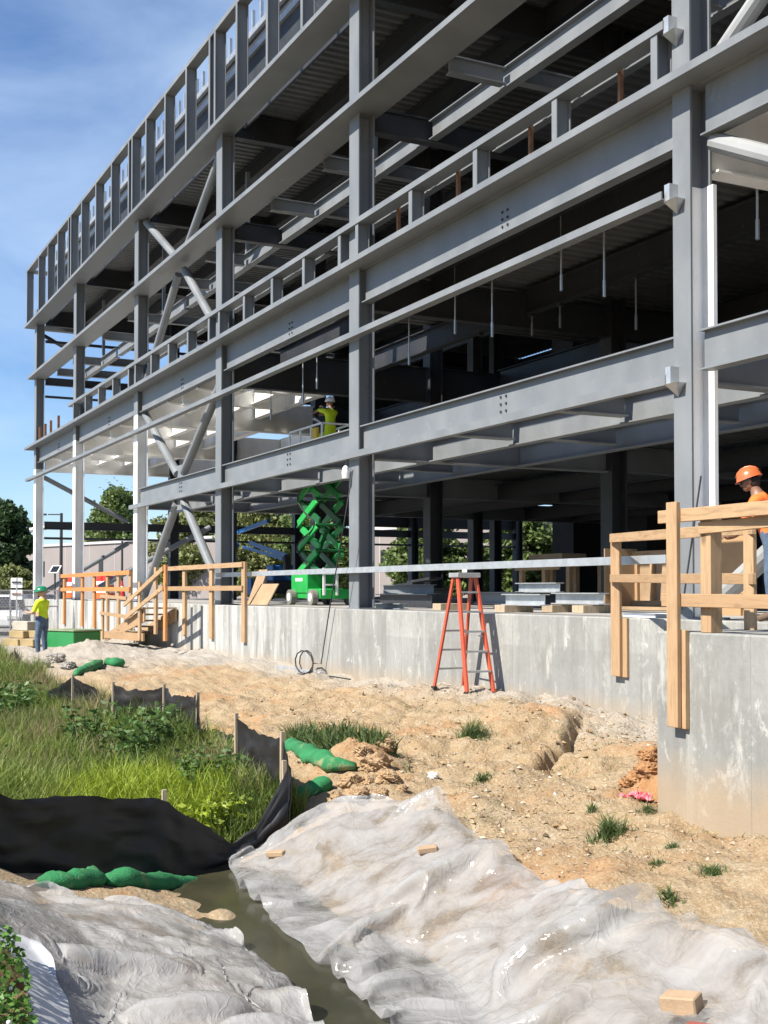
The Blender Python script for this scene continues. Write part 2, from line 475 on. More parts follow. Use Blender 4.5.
gx = np.unique(np.round(np.concatenate([np.linspace(-700, -60, 17), np.linspace(-60, -36, 25), np.linspace(-36, -20, 90), np.linspace(-20, -4, 330), np.linspace(-4, 3, 60), np.linspace(3, 60, 20), np.linspace(60, 500, 8)]), 4))
gy = np.unique(np.round(np.concatenate([np.linspace(-400, -30, 8), np.linspace(-30, -12, 14), np.linspace(-12, .1, 245), np.linspace(.1, 60, 20), np.linspace(60, 900, 18)]), 4))
GX, GY = np.meshgrid(gx, gy)
GZ = terrain(GX, GY)
V = np.stack([GX.ravel(), GY.ravel(), GZ.ravel()], 1)
ny, nx = GX.shape
ii = (np.arange(ny - 1)[:, None] * nx + np.arange(nx - 1)[None]).ravel()
F = np.stack([ii, ii + 1, ii + nx + 1, ii + nx], 1)
fx, fy = GX.ravel(), GY.ravel()
a_soil = sstep(-10.8, -12.2, fx) * sstep(-5.1, -5.7, fy) * sstep(-36, -32, fx)
a_grav = np.clip(sstep(-1.9, -.7, fy + .5 * fbm(fx, fy, 3, 44)) * sstep(-40, -36, fx) * .8 + sstep(-24, -30, fx) * .9, 0, 1) * (1 - a_soil)
a_orng = np.clip(.55 * sstep(.12, .5, fbm(fx * .8, fy * 1.1, 4, 91, .6)) + sstep(.7, .35, np.hypot((fx + 9.25) / .9, (fy + 2.7) / 1.1)) + .8 * sstep(.6, .2, np.hypot((fx + 13.0) / .9, (fy + 1.6) / .5)), 0, 1)
a_far = np.maximum(sstep(-40, -46, fx), sstep(4, 8, fy))
t = NT('dry_clay_soil')
n1 = t.noise(.9, 6, None, .62, .5)
n2 = t.noise(5.5, 7, None, .68)
n3 = t.noise(38, 5, None, .65)
vor = t.node('ShaderNodeTexVoronoi', {'Vector': t.coord(), 'Scale': 24.0}).outputs['Distance']
base = t.ramp(n1, [(.3, (0.278, 0.166, 0.074)), (.5, (0.333, 0.229, 0.118)), (.68, (0.370, 0.289, 0.181))])
base = t.mix(.5, base, t.ramp(n2, [(.3, (0.213, 0.121, 0.054)), (.5, (0.342, 0.243, 0.131)), (.7, (0.407, 0.346, 0.240))]))
base = t.mix(t.ramp(n3, [(.5, 0), (.72, .55)]), base, (0.610, 0.559, 0.444))
n5 = t.noise(85, 4, None, .7)
base = t.mix(t.ramp(n5, [(.28, .5), (.40, 0)]), base, (0.135, 0.102, 0.060))
base = t.mix(t.ramp(n5, [(.56, 0), (.70, .7)]), base, (0.704, 0.615, 0.452))
base = t.mix(t.ramp(t.noise(2.6, 6, None, .7, .6), [(.52, 0), (.72, .35)]), base, (0.351, 0.274, 0.173))
base = t.mix(t.ramp(n3, [(.28, .5), (.42, 0)]), base, (0.249, 0.169, 0.090))
at_o = t.node('ShaderNodeAttribute', attribute_name='orange').outputs['Fac']
at_g = t.node('ShaderNodeAttribute', attribute_name='gravel').outputs['Fac']
at_s = t.node('ShaderNodeAttribute', attribute_name='soil').outputs['Fac']
at_f = t.node('ShaderNodeAttribute', attribute_name='far').outputs['Fac']
base = t.mix(at_o, base, t.ramp(n2, [(.3, (0.328, 0.156, 0.057)), (.7, (0.476, 0.271, 0.123))]))
base = t.mix(at_g, base, t.ramp(n3, [(.3, (0.246, 0.221, 0.189)), (.5, (0.361, 0.328, 0.279)), (.7, (0.476, 0.451, 0.402))]))
base = t.mix(at_s, base, t.ramp(n2, [(.3, (0.041, 0.037, 0.016)), (.7, (0.098, 0.098, 0.037))]))
base = t.mix(at_f, base, t.ramp(n1, [(.3, (0.205, 0.197, 0.180)), (.7, (0.271, 0.262, 0.238))]))
t.set(Base_Color=base, Roughness=.95)
hh = t.mix(.45, n2, n3)
hh = t.mix(.3, hh, vor)
t.bump(t.mix(.3, hh, n5), 1.0, .06)
M['soil'] = t.m
ground = np_mesh('ground', V, F, M['soil'], attr={'orange': a_orng, 'gravel': a_grav, 'soil': a_soil, 'far': a_far})
tag(ground, 'bare tan clay and gravel ground of the building site', 'ground', kind='structure')
# murky water standing in the ditch
t = NT('murky_water')
n = t.noise(2.0, 5)
t.set(Base_Color=t.ramp(n, [(.3, (.03, .03, .017)), (.7, (.055, .052, .03))]), Roughness=.16, IOR=1.33)
t.bump(t.noise(14, 3), .05, .01)
mb = MB()
mb.add([(-11.6, -8.4, -2.235), (-2, -8.4, -2.235), (-2, -5.8, -2.235), (-11.6, -5.8, -2.235)], [(0, 1, 2, 3)])
tag(mb.build('water', t.m), 'murky olive water lying in the ditch between the plastic sheets', 'water', kind='structure')

# ------------------------------------------------------------------ slab, foundation wall, dock block
mb = MB().box(-57.5, 0, -.02, 28, -.3, -.012)
tag(mb.build('slab', M['slab']), 'concrete floor slab inside the steel frame', 'slab', kind='structure')
mb = MB().box(-57.6, 0, -.27, -.021, -2.2, 0)
o = mb.build('foundation_wall', M['concrete'], bevel=.012)
tag(o, 'long pale concrete foundation wall under the steel frame, stained and streaked by its forms', 'concrete wall')
mb = MB().box(-8.69, 3, -3.3, -.272, -2.6, 0)
o = mb.build('loading_dock', M['concrete_block'], bevel=.014)
tag(o, 'grey concrete dock block jutting out from the long wall at the right edge', 'concrete block')

# ------------------------------------------------------------------ the steel frame
XC = [-56.26, -48.08, -38.9, -30.58, -22.13, -12.115, -2.2]
bld = thing('steel_frame_building', 'unfinished multi-level grey steel building frame on the concrete foundation wall', 'building', (-30, 10, 0))
bld_off = Vector((-30, 10, 0))
def bpart(mb, name, mat, parent=bld, label=None, **k):
    o = mb.build(name, mat, None, **k)
    o.location = -bld_off if parent is bld else (0, 0, 0)
    o.parent = parent
    if label: o['label'] = label
    return o
CH = .45
YR = [0, 6.5, 12.9, 19.5, 26]
for i, x in enumerate(XC):
    seg = []
    if i < 3:
        zt = [5.9, 6.3, 6.1][i]
        seg = [(0, zt, 'white', 'white fireproofed lower column length'), (zt + .004, 13.2, 'steel', 'grey upper column length')]
    elif i == 5:
        seg = [(0, 13.2, 'steel', None)]
        x = x - .055
    else:
        seg = [(0, 13.2, 'steel', None)]
    for z0, z1, m, lb in seg:
        bpart(MB().ibeam((x, .18, z0), (x, .18, z1), .36, CH if i != 5 else .34, .03, .02, up=(0, 1, 0)), 'column', M[m], label=lb)
    o = bpart(MB().box(x - .3, x + .3, -.02, .5, -.0118, .022), 'base_plate', M['steel'])
# column beside the dock: its inner side is sprayed white up to the second level girder
x = XC[5] - .055
bpart(MB().prof((x, 0, .03), (x, 0, 5.6), [(.011, .031), (.04, .031), (.04, .31), (.245, .31), (.245, .37), (.011, .37)], (1, 0, 0), (0, 1, 0)), 'fireproofing_casing', M['white'], label='white fireproofing on the side of the front column')
for j, y in enumerate(YR[1:]):
    for i, x in enumerate(XC):
        if y > 18 and i > 4: continue
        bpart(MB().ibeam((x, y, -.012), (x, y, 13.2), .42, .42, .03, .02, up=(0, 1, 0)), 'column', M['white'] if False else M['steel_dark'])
XL, XR = -57.25, -1.0
# roof shelf and parapet
bpart(MB().prof((XL, 0, 0), (XR, 0, 0), [(-.34, 12.5), (.34, 12.5), (.34, 12.61), (.32, 12.61), (.32, 12.52), (-.32, 12.52), (-.32, 12.61), (-.34, 12.61)], (0, 1, 0), (0, 0, 1)), 'roof_edge_channel', M['steel'])
bpart(MB().box(XL, XR, -.28, .02, 15.08, 15.2), 'parapet_rail', M['steel'])
for i in range(len(XC) - 1):
    a, b = XC[i], XC[i + 1]
    for q in ([0, 1, 2, 3, 4] if i == 0 else [-.12, 1, 2, 3, 4]):
        xx = a + (b - a) * q / 4 + (.25 if q == -.12 else 0)
        if q == -.12: xx = a + .42
        if q == 4: xx = b - .02
        if q == 0: xx = a - .75
        bpart(MB().ibeam((xx, -.13, 12.52), (xx, -.13, 15.08), .30, .12, .02, .014, up=(0, 1, 0)), 'parapet_stud', M['steel'])
    # back framing of the parapet: dark panels put in for shade, two light girts and short studs above
    bpart(MB().box(a + .02, b - .02, .64, .7, 12.75, 14.44), 'shade_panel', M['steel_dark'])
    bpart(MB().box(a + .02, b - .02, .66, .7, 14.62, 14.94), 'shade_panel', M['steel_dark'])
    bpart(MB().box(a + .02, b - .02, .56, .7, 14.442, 14.61), 'parapet_girt', M['galv'])
    g = bpart(MB().box(a + .02, b - .02, .56, .7, 14.942, 15.10), 'parapet_girt', M['galv'])
    for k in range(14):
        xx = a + (b - a) * (k + .5) / 14
        bpart(MB().box(xx - .04, xx + .04, .58, .66, 15.102, 15.62), 'girt_stud', M['galv'], g)
# end return of the parapet
bpart(MB().box(-57.25, -56.97, .022, 26, 15.08, 15.2), 'parapet_rail', M['steel'])
bpart(MB().box(-57.25, -56.9, .32, 26, 12.46, 12.62), 'roof_edge_channel', M['steel'])
# fourth level shelf
bpart(MB().prof((-56.6, 0, 0), (XR, 0, 0), [(-.3, 10.03), (.46, 10.03), (.46, 10.16), (.44, 10.16), (.44, 10.05), (-.28, 10.05), (-.28, 10.14), (-.3, 10.14)], (0, 1, 0), (0, 0, 1)), 'shelf_channel', M['steel'])
# third level shelf and spandrel beams
bpart(MB().prof((-57.3, 0, 0), (XR, 0, 0), [(-.3, 6.86), (.44, 6.86), (.44, 6.97), (.42, 6.97), (.42, 6.88), (-.28, 6.88), (-.28, 6.97), (-.3, 6.97)], (0, 1, 0), (0, 0, 1)), 'shelf_channel', M['steel'])
for i in range(len(XC) - 1):
    a, b = XC[i], XC[i + 1]
    o = bpart(MB().ibeam((a + .24, .16, 6.513), (b - .24, .16, 6.513), .69, .2, .022, .02), 'spandrel_beam', M['steel'])
    bo = MB()
    xm = (a + b) / 2 + .4
    for r_ in range(3):
        for c_ in range(2):
            bo.tube([(xm + c_ * .16, .15, 6.32 + r_ * .12), (xm + c_ * .16, .13, 6.32 + r_ * .12)], .022, 6)
    bpart(bo, 'bolts', M['dark'], o)
    if i >= 2:
        o = bpart(MB().ibeam((a + .24, .12, 3.42), (b - .24, .12, 3.42), .52, .2, .025, .02), 'spandrel_beam', M['steel'])
        bo = MB()
        for r_ in range(3):
            for c_ in range(2):
                bo.tube([(xm + c_ * .16, .11, 3.28 + r_ * .12), (xm + c_ * .16, .092, 3.28 + r_ * .12)], .022, 6)
        bpart(bo, 'bolts', M['dark'], o)
# lower angle strip of the second level, girts
bpart(MB().prof((-39.2, 0, 0), (-12.33, 0, 0), [(-.14, 3.03), (-.02, 3.03), (-.02, 3.05), (-.12, 3.05), (-.12, 3.16), (-.14, 3.16)], (0, 1, 0), (0, 0, 1)), 'ledger_angle', M['steel'])
bpart(MB().prof((-57.6, 0, 0), (-12.33, 0, 0), [(-.2, 5.44), (-.015, 5.44), (-.015, 5.46), (-.18, 5.46), (-.18, 5.55), (-.2, 5.55)], (0, 1, 0), (0, 0, 1)), 'girt', M['steel'])
bpart(MB().prof((-48.6, 0, 0), (-12.33, 0, 0), [(-.16, 7.69), (.14, 7.69), (.14, 7.80), (.12, 7.80), (.12, 7.71), (-.14, 7.71), (-.14, 7.80), (-.16, 7.80)], (0, 1, 0), (0, 0, 1)), 'sill_rail', M['steel'])
bpart(MB().box(-30.3, -12.33, -.16, -.04, .72, .83), 'girt', M['galv'])
for z in (5.42, 7.62, 3.04):
    bpart(MB().box(-12.34, -12.24, -.14, -.002, z, z + .22).add([(-12.34, -.16, z - .003), (-12.10, -.16, z - .003), (-12.10, -.004, z - .003), (-12.34, -.004, z - .003), (-12.24, -.01, z - .17)], [(0, 1, 2, 3), (0, 1, 4), (1, 2, 4), (0, 4, 3), (3, 4, 2)]), 'bracket', M['galv'])
for i in range(1, 5):
    a, b = XC[i], XC[i + 1]
    for q in range(5):
        xx = a + .42 + (b - a - .84) * q / 4
        if i == 1 and q < 4 and q % 2: pass
        bpart(MB().ibeam((xx, -.01, 6.882), (xx, -.01, 7.688), .26, .13, .02, .012, up=(0, 1, 0)), 'sill_post', M['steel'])
        if q < 4 and i > 1:
            bpart(MB().box(xx + 1.08, xx + 1.14, .2, .26, 6.882, 7.9), 'rusty_stud', M['rust'])
# girders in depth at each column line, joists along the front, decks
for i, x in enumerate(XC):
    lev = []
    if i >= 2: lev.append((3.33, .6, 'steel'))
    deep = i < 4 or i == 5
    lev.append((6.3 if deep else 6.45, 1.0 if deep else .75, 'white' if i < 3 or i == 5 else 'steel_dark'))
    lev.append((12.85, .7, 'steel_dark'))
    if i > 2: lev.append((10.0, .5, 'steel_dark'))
    for z, h, m in lev:
        for j in range(len(YR) - 1):
            y0 = .44 if j == 0 else YR[j] + .22
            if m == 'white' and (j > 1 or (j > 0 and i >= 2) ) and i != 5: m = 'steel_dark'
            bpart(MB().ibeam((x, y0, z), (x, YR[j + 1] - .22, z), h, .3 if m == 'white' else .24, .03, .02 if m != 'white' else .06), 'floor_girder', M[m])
bpart(MB().ibeam((-56.26, .44, 3.35), (-56.26, 26, 3.35), .36, .2), 'floor_girder', M['steel_dark'])
bpart(MB().box(-56.32, -56.2, .44, 26, 2.72, 2.82), 'girt', M['steel_dark'])
bpart(MB().ibeam((-56.26, .44, 9.95), (-56.26, 26, 9.95), .34, .2), 'floor_girder', M['steel_dark'])
bpart(MB().box(-56.32, -56.2, .44, 26, 9.2, 9.3), 'girt', M['steel_dark'])
bpart(MB().box(-56.32, -56.2, .44, 26, 11.72, 11.84), 'girt', M['steel_dark'])
def joist(x0, x1, y, z, h, b, m, name='floor_joist'):
    return bpart(MB().ibeam((x0, y, z), (x1, y, z), h, b, .022, .016), name, M[m])
for i in range(len(XC) - 1):
    a, b = XC[i] + .16, XC[i + 1] - .16
    if i >= 2:
        for k, y in enumerate([1.75, 3.9, 8.6, 10.8, 15.0, 17.2]):
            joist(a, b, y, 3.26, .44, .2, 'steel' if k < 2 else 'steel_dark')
        for q in (.33, .67):                       # outriggers out to the spandrel
            xx = a + (b - a) * q
            bpart(MB().ibeam((xx, .23, 3.3), (xx, 1.64, 3.3), .34, .2), 'outrigger', M['steel'])
            bpart(MB().ibeam((xx + .25, 1.86, 3.3), (xx + .25, 3.79, 3.3), .34, .2), 'outrigger', M['steel'])
    for k, y in enumerate([1.7, 4.1, 8.7, 10.9, 15.1, 17.3]):
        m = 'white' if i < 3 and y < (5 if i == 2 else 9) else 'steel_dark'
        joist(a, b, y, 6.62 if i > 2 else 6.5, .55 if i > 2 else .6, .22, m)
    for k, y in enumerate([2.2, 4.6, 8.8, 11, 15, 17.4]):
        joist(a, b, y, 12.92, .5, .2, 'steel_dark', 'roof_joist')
    # fourth level: open framing lit from the front
    for k, y in enumerate([1.75, 3.3]):
        if i == 0 and k: continue
        joist(a, b, y, 9.98, .4, .2, 'steel', 'edge_joist')
    for q in (.3, .7):
        xx = a + (b - a) * q
        bpart(MB().ibeam((xx, .47, 9.98), (xx, 1.64, 9.98), .32, .2), 'outrigger', M['steel'])
        bpart(MB().ibeam((xx + .2, 1.86, 9.98), (xx + .2, 3.19, 9.98), .32, .2), 'outrigger', M['steel'])
        if q > .5: bpart(MB().box(xx - .05, xx + .05, 1.69, 1.8, 10.19, 12.6), 'hanger_post', M['steel'])
    if i < 4:
        for y in (6.6, 9.0, 13.0, 19.4):
            joist(a, b, y, 9.98, .36, .18, 'steel_dark', 'edge_joist')
def deck(name, x0, x1, y0, y1, z, mat):
    m = MB().box(x0, x1, y0, y1, z + .075, z + .16)
    n = int((x1 - x0) / .3)
    pts = []
    for k in range(n):
        xa = x0 + .3 * k
        m.add([(xa + .02, y0, z + .0745), (xa + .07, y0, z), (xa + .2, y0, z), (xa + .25, y0, z + .0745), (xa + .02, y1, z + .0745), (xa + .07, y1, z), (xa + .2, y1, z), (xa + .25, y1, z + .0745)],
              [(0, 1, 5, 4), (1, 2, 6, 5), (2, 3, 7, 6), (0, 3, 2, 1), (4, 5, 6, 7)])
    return bpart(m, name, M[mat])
deck('roof_deck', -56.9, -1, .75, 26.2, 13.22, 'deck')
deck('floor_deck', -26.5, -1, .1, 26.2, 6.99, 'deck')
deck('floor_deck', -38.7, -1, 4.05, 26.2, 3.66, 'deck')
deck('floor_deck', -22.1, -1, 3.5, 26.2, 10.25, 'deck')
deck('floor_deck', -56.2, -26.6, 13, 26.2, 6.99, 'deck')
for i in range(3):
    for y in (2.9, 5.3):
        if i < 2 or y < 5: joist(XC[i] + .16, XC[i + 1] - .16, y, 6.5, .6, .26, 'white')
    xx = (XC[i] + XC[i + 1]) / 2
    bpart(MB().ibeam((xx, .3, 6.3), (xx, 1.55, 6.3), .8, .3, .03, .06), 'floor_girder', M['white'])
    bpart(MB().box(xx - 2.6, xx - .4, 3.2, 5.0, 6.82, 6.9), 'soffit_panel', M['white'])
# white sprayed braces and plates under the third level at the open left bays
for i in (0, 1, 2):
    a, b = XC[i], XC[i + 1]
    for q in (.35, .7):
        xx = a + (b - a) * q
        if i == 3 and q > .5: continue
        bpart(MB().ibeam((xx, .2, 6.35), (xx, 1.6, 6.35), .5, .22, .03, .05), 'outrigger', M['white'])
        bpart(MB().ibeam((xx + .3, 1.82, 6.35), (xx + .3, 4.0, 6.35), .5, .22, .03, .05), 'outrigger', M['white'])
# chevron pipe braces in two bays
def pipe(p0, p1, r, m):
    p0, p1 = Vector(p0), Vector(p1)
    bpart(MB().tube([p0, p1], r, 12), 'brace_pipe', M[m], smooth=False)
for i in (2, 5):
    a, b = XC[i], XC[i + 1]
    xm = (a + b) / 2
    m = 'steel' if i == 2 else 'pipe_grey'
    for s, xe in ((-1, a), (1, b)):
        e = .3
        pipe((xe - s * e, .25, .25), (xm + s * .35, .25, 2.98), .125, m)
        pipe((xe - s * e, .25, 6.1), (xm + s * .3, .25, 3.85), .125, m)
        pipe((xe - s * e, .25, 7.1), (xm + s * .3, .25, 9.85), .12, m)
        pipe((xe - s * e, .25, 12.4), (xm + s * .3, .25, 10.3), .12, m)
    for z in (3.86, 2.98, 9.9, 10.22):
        pass
    bpart(MB().box(xm - .42, xm + .42, .24, .262, 3.7, 4.1), 'gusset_plate', M['steel'])
    bpart(MB().box(xm - .42, xm + .42, .24, .262, 2.7, 3.12), 'gusset_plate', M['steel'])
pipe((-56.26, .4, 5.55), (-56.26, 4.3, 3.6), .11, 'steel')
pipe((-56.26, 4.3, 2.6), (-56.26, .45, .3), .11, 'steel')
pipe((-48.08, 1, .5), (-48.08, 5.6, 3.0), .11, 'steel')
pipe((-56.9, -.1, 3.15), (-56.4, 1.9, 3.5), .1, 'white')
pipe((-57.0, .3, 12.3), (-56.4, 2.6, 11.0), .09, 'steel_dark')
bpart(MB().box(-56.6, -56.4, 15, 26, 3.7, 13.1), 'end_shade_panel', M['dark'])  # added dark panel that shuts out the sky, standing in for interior shade
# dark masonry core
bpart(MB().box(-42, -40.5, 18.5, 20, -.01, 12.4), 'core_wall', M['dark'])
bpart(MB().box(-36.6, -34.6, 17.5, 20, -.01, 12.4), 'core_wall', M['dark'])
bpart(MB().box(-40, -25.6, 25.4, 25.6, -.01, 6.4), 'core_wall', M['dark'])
bpart(MB().box(-46, -9, 26.05, 26.2, 3.4, 7.0), 'rear_shade_panel', M['dark'])  # added dark backing so no sky shows through the shaded floors
bpart(MB().box(-56.4, -9, 26.25, 26.4, 7.2, 13.2), 'rear_shade_panel', M['dark'])  # second added backing, keeps the upper floors dark
# hanger rods under the third level
def rod(px, y0, y1, Y, mat='galv'):
    a, b = at(px, y0, Y=Y), at(px, y1, Y=Y)
    zt = 6.33
    o = bpart(MB().tube([(a.x, Y, max(a.z, zt) if Y < 5 else a.z), (a.x, Y, b.z)], .018, 6), 'hanger_rod', M[mat])
    bpart(MB().tube([(a.x, Y, b.z + .28), (a.x, Y, b.z)], .028, 6), 'rod_sleeve', M[mat], o)
    bpart(MB().box(a.x - .06, a.x + .06, Y - .05, Y + .05, zt - .05, zt + .01), 'rod_clip', M['dark'], o)
for px, y0, y1 in [(409, 325, 365), (455, 262, 334), (492, 268, 337), (561, 212, 291), (604, 235, 297), (271, 372, 420), (317, 352, 389), (303, 372, 405), (757, 180, 240)]:
    rod(px, y0, y1, 1.7 if px != 757 else 1.5)
for px, y0, y1 in [(480, 300, 320), (532, 318, 336), (560, 307, 328), (636, 312, 330)]:
    rod(px, y0, y1, 4.1, 'steel')
# bolts standing on the far corner of the shelf
for x in (-55.6, -54.4, -53.2, -51.6): bpart(MB().box(x - .05, x + .05, .05, .15, 6.982, 7.75), 'shelf_stud', M['rust'])
for z in (8.35, 7.55): bpart(MB().box(-56.95, -56.49, .1, .2, z, z + .18), 'edge_bracket', M['steel'])

# ------------------------------------------------------------------ timber guardrails and stair
def lumber(mb, p0, p1, a, b, up=(0, 0, 1)): return mb.bar(p0, p1, a, b, up)
def part(name, mat, parent, fn, label=None, bevel=0, smooth=False):
    """fn fills an MB in world coordinates; the part is parented without moving"""
    mb = MB()
    fn(mb)
    return put(mb, name, mat, parent, label, bevel, smooth)
def put(mb, name, mat, parent, label=None, bevel=0, smooth=False):
    o = mb.build(name, mat, None, smooth, bevel)
    root = parent
    while root.parent: root = root.parent
    if parent is root:
        o.matrix_local = (Matrix.Translation(root.location) @ root.rotation_euler.to_matrix().to_4x4()).inverted()
    o.parent = parent
    if label: o['label'] = label
    return o
W, WX = M['wood'], M['wood_x']
# rail along the dock edge
P = at(675, 600, Y=-3.36)
xp = P.x
g = thing('timber_guardrail', 'nearest raw timber guardrail, fixed to the face of the dock block', 'guardrail', (xp, -3.36, 0), 0, 'site made timber guardrails')
put(MB().bar((xp, -3.376, -.83), (xp, -3.376, 1.14), .14, .045, (0, 1, 0)), 'post', W, g, bevel=.004)
put(MB().bar((xp + .045, -3.325, -.84), (xp + .045, -3.325, .02), .14, .046, (0, 1, 0)), 'post_block', W, g, bevel=.004)
put(MB().bar((xp + .30, -3.215, .002), (xp + .30, -3.215, .98), .13, .13, (0, 1, 0)), 'post', W, g, bevel=.004)
for zc, h, x0, dz in ((1.0, .115, -.24, .035), (.26, .115, -.2, .0)):
    put(MB().bar((xp + x0, -3.33 if zc < .5 else -3.332, zc + .02), (xp + 4, -3.33, zc + dz), .04, h), 'rail', WX, g, bevel=.004)
put(MB().bar((xp + .24, -3.287, .90), (xp + 4, -3.12, 1.0), .04, .10), 'rail', WX, g, bevel=.004)
# rail along the long wall
a, b = at(616, 560, Y=-.34), at(750, 560, Y=-2.45)
g = thing('timber_guardrail', 'raw timber guardrail on the long wall just left of the dock block', 'guardrail', (a.x, -.34, 0), 0, 'site made timber guardrails')
put(MB().bar((a.x, -.34, -.78), (a.x, -.34, 1.13), .19, .045, (0, 1, 0)), 'post', W, g, bevel=.004)
put(MB().bar((a.x + .09, -.292, -.79), (a.x + .09, -.292, .0), .19, .04, (0, 1, 0)), 'post_block', W, g, bevel=.004)
put(MB().bar((b.x, b.y, .002), (b.x, b.y, 1.0), .13, .045, (0, 1, 0)), 'post', W, g, bevel=.004)
for za, zb, h in ((1.07, .93, .115), (.53, .47, .105)):
    p0, p1 = Vector((a.x - .05, -.385, za)), Vector((b.x + .1, b.y - .045, zb))
    o = MB().box(0, (p1 - p0).length, -.02, .02, -h / 2, h / 2).build('rail', WX, g, bevel=.004)
    o.location = p0 - g.location
    o.rotation_euler = (p1 - p0).to_track_quat('X', 'Z').to_euler()
# raw timber rail right of the stair
g = thing('timber_guardrail', 'raw timber guardrail right of the wooden stair, its three post ends hanging down the wall', 'guardrail', (-30, -.34, 0), 0, 'site made timber guardrails')
for px in (184, 211, 243.5):
    q = at(px, 590, Y=-.33)
    put(MB().bar((q.x, -.31, -.88), (q.x, -.31, 1.07), .24, .07, (0, 1, 0)), 'post', W, g)
x0, x1 = at(168, 590, Y=-.33).x, at(244, 590, Y=-.33).x
for z in (1.0, .43): put(MB().bar((x0, -.37, z), (x1, -.37, z), .045, .12), 'rail', WX, g)
# orange tinted rail at the left
g = thing('timber_guardrail', 'orange tinted timber guardrail left of the wooden stair, behind the man in lime', 'guardrail', (-40, -.34, 0), 0, 'site made timber guardrails')
for px in (64, 82, 94, 107, 118, 130):
    q = at(px, 590, Y=-.33)
    put(MB().bar((q.x, -.31, -.95), (q.x, -.31, 1.0), .26, .07, (0, 1, 0)), 'post', M['wood_orange'] if px < 100 else W, g)
x0, x1 = at(62, 590, Y=-.33).x, at(131, 590, Y=-.33).x
for z in (.95, .42): put(MB().bar((x0, -.37, z), (x1, -.37, z), .045, .14), 'rail', M['wood_orange_x'], g)
# stair
st = thing('wooden_stair', 'site built wooden stair with sloping handrails leading up onto the slab', 'stair', (-34, -1, -1.2))
xs0, xs1 = at(153, 600, Y=-1).x, at(116, 620, Y=-1).x
n = 6
for k in range(n):
    x = xs0 + (xs1 - xs0) * (k + .5) / n
    z = -.10 - .19 * k
    put(MB().box(x - .42, x + .42, -1.2, -.36, z - .045, z), 'tread', M['wood_old'], st)
for y in (-1.23, -.33):
    put(MB().prof((0, y - .02, 0), (0, y + .02, 0), [(xs0, -.1), (xs0, -.5), (xs1 - .4, -1.22), (xs1 - .4, -1.0)], (1, 0, 0), (0, 0, 1)), 'stringer', WX, st)
put(MB().bar((xs1 - 1.9, -1.26, -1.02), (xs0, -1.26, -.93), .05, .22), 'kick_board', WX, st)
for px, z0, z1, m in ((165.5, -.95, 1.05, 'wood_orange'), (103, -1.15, .25, 'wood'), (140, -1.0, .62, 'wood'), (156, -.8, 1.0, 'wood')):
    q = at(px, 600, Y=-1.3)
    put(MB().bar((q.x, -1.305, z0), (q.x, -1.305, z1), .2, .06, (0, 1, 0)), 'post', M[m], st)
xa, xb = at(165, 600, Y=-1.3).x, at(126, 600, Y=-1.3).x
for dz in (0, -.5): put(MB().bar((xa, -1.36, .95 + dz), (xb, -1.36, -.05 + dz * .8), .04, .12), 'handrail', WX, st)
xc = at(103, 600, Y=-1.3).x
for z in (.2, -.33): put(MB().bar((xb + .3, -1.362, z - .05), (xc - .1, -1.362, z), .04, .1), 'handrail', WX, st)

# ------------------------------------------------------------------ step ladder
def ladder():
    g = thing('step_ladder', 'orange fibreglass step ladder standing against the long concrete wall', 'ladder', (-16.2, -.85, -1.15))
    H = 1.72
    def zg(x, y): return float(terrain(x, y)) - .01
    top = -1.15 + H
    xf, xb_ = -15.98, -16.98
    ff = [(xf, -.50), (xf, -.98)]; fb = [(xb_, -.47), (xb_, -1.0)]
    tx = -16.46
    tf = [(tx + .07, -.58), (tx + .07, -.90)]; tb = [(tx - .07, -.58), (tx - .07, -.90)]
    for (f, t_) in zip(ff, tf): put(MB().bar((*f, zg(*f)), (*t_, top), .032, .085, (1, 0, 0)), 'front_rail', M['orange_fg'], g)
    for (f, t_) in zip(fb, tb): put(MB().bar((*f, zg(*f)), (*t_, top), .03, .06, (1, 0, 0)), 'rear_rail', M['orange_fg'], g)
    for k in range(1, 6):
        q = (k * .305 - .02) / H
        z = -1.15 + q * H
        xq = xf + (tx + .07 - xf) * q
        y0 = -.50 - .08 * q; y1 = -.98 + .08 * q
        put(MB().box(xq - .05, xq + .04, y1 + .017, y0 - .017, z - .03, z), 'step', M['alu'], g)
        if k in (1, 2, 3, 4):
            xr = xb_ + (tx - .07 - xb_) * q
            y0 = -.47 - .11 * q; y1 = -1.0 + .10 * q
            put(MB().box(xr - .012, xr + .012, y1, y0, z - .03, z), 'rear_brace', M['alu'], g)
    put(MB().box(tx - .14, tx + .15, -.95, -.53, top, top + .075), 'top_cap', M['alu'], g, bevel=.01)
    put(MB().bar((tx, -.74, top + .075), (tx - .03, -.72, top + .13), .08, .03), 'tool_hook', M['alu'], g)
    for s, y in ((1, -.54), (-1, -.94)):
        zq = -1.15 + .8; put(MB().bar((xf - .23, y, zq), (xb_ + .26, y, zq + .02), .012, .02), 'spreader', M['alu'], g)
    for f in ff + fb: put(MB().box(f[0] - .05, f[0] + .05, f[1] - .03, f[1] + .03, zg(*f) - .03, zg(*f) + .035), 'foot', M['black'], g)
ladder()

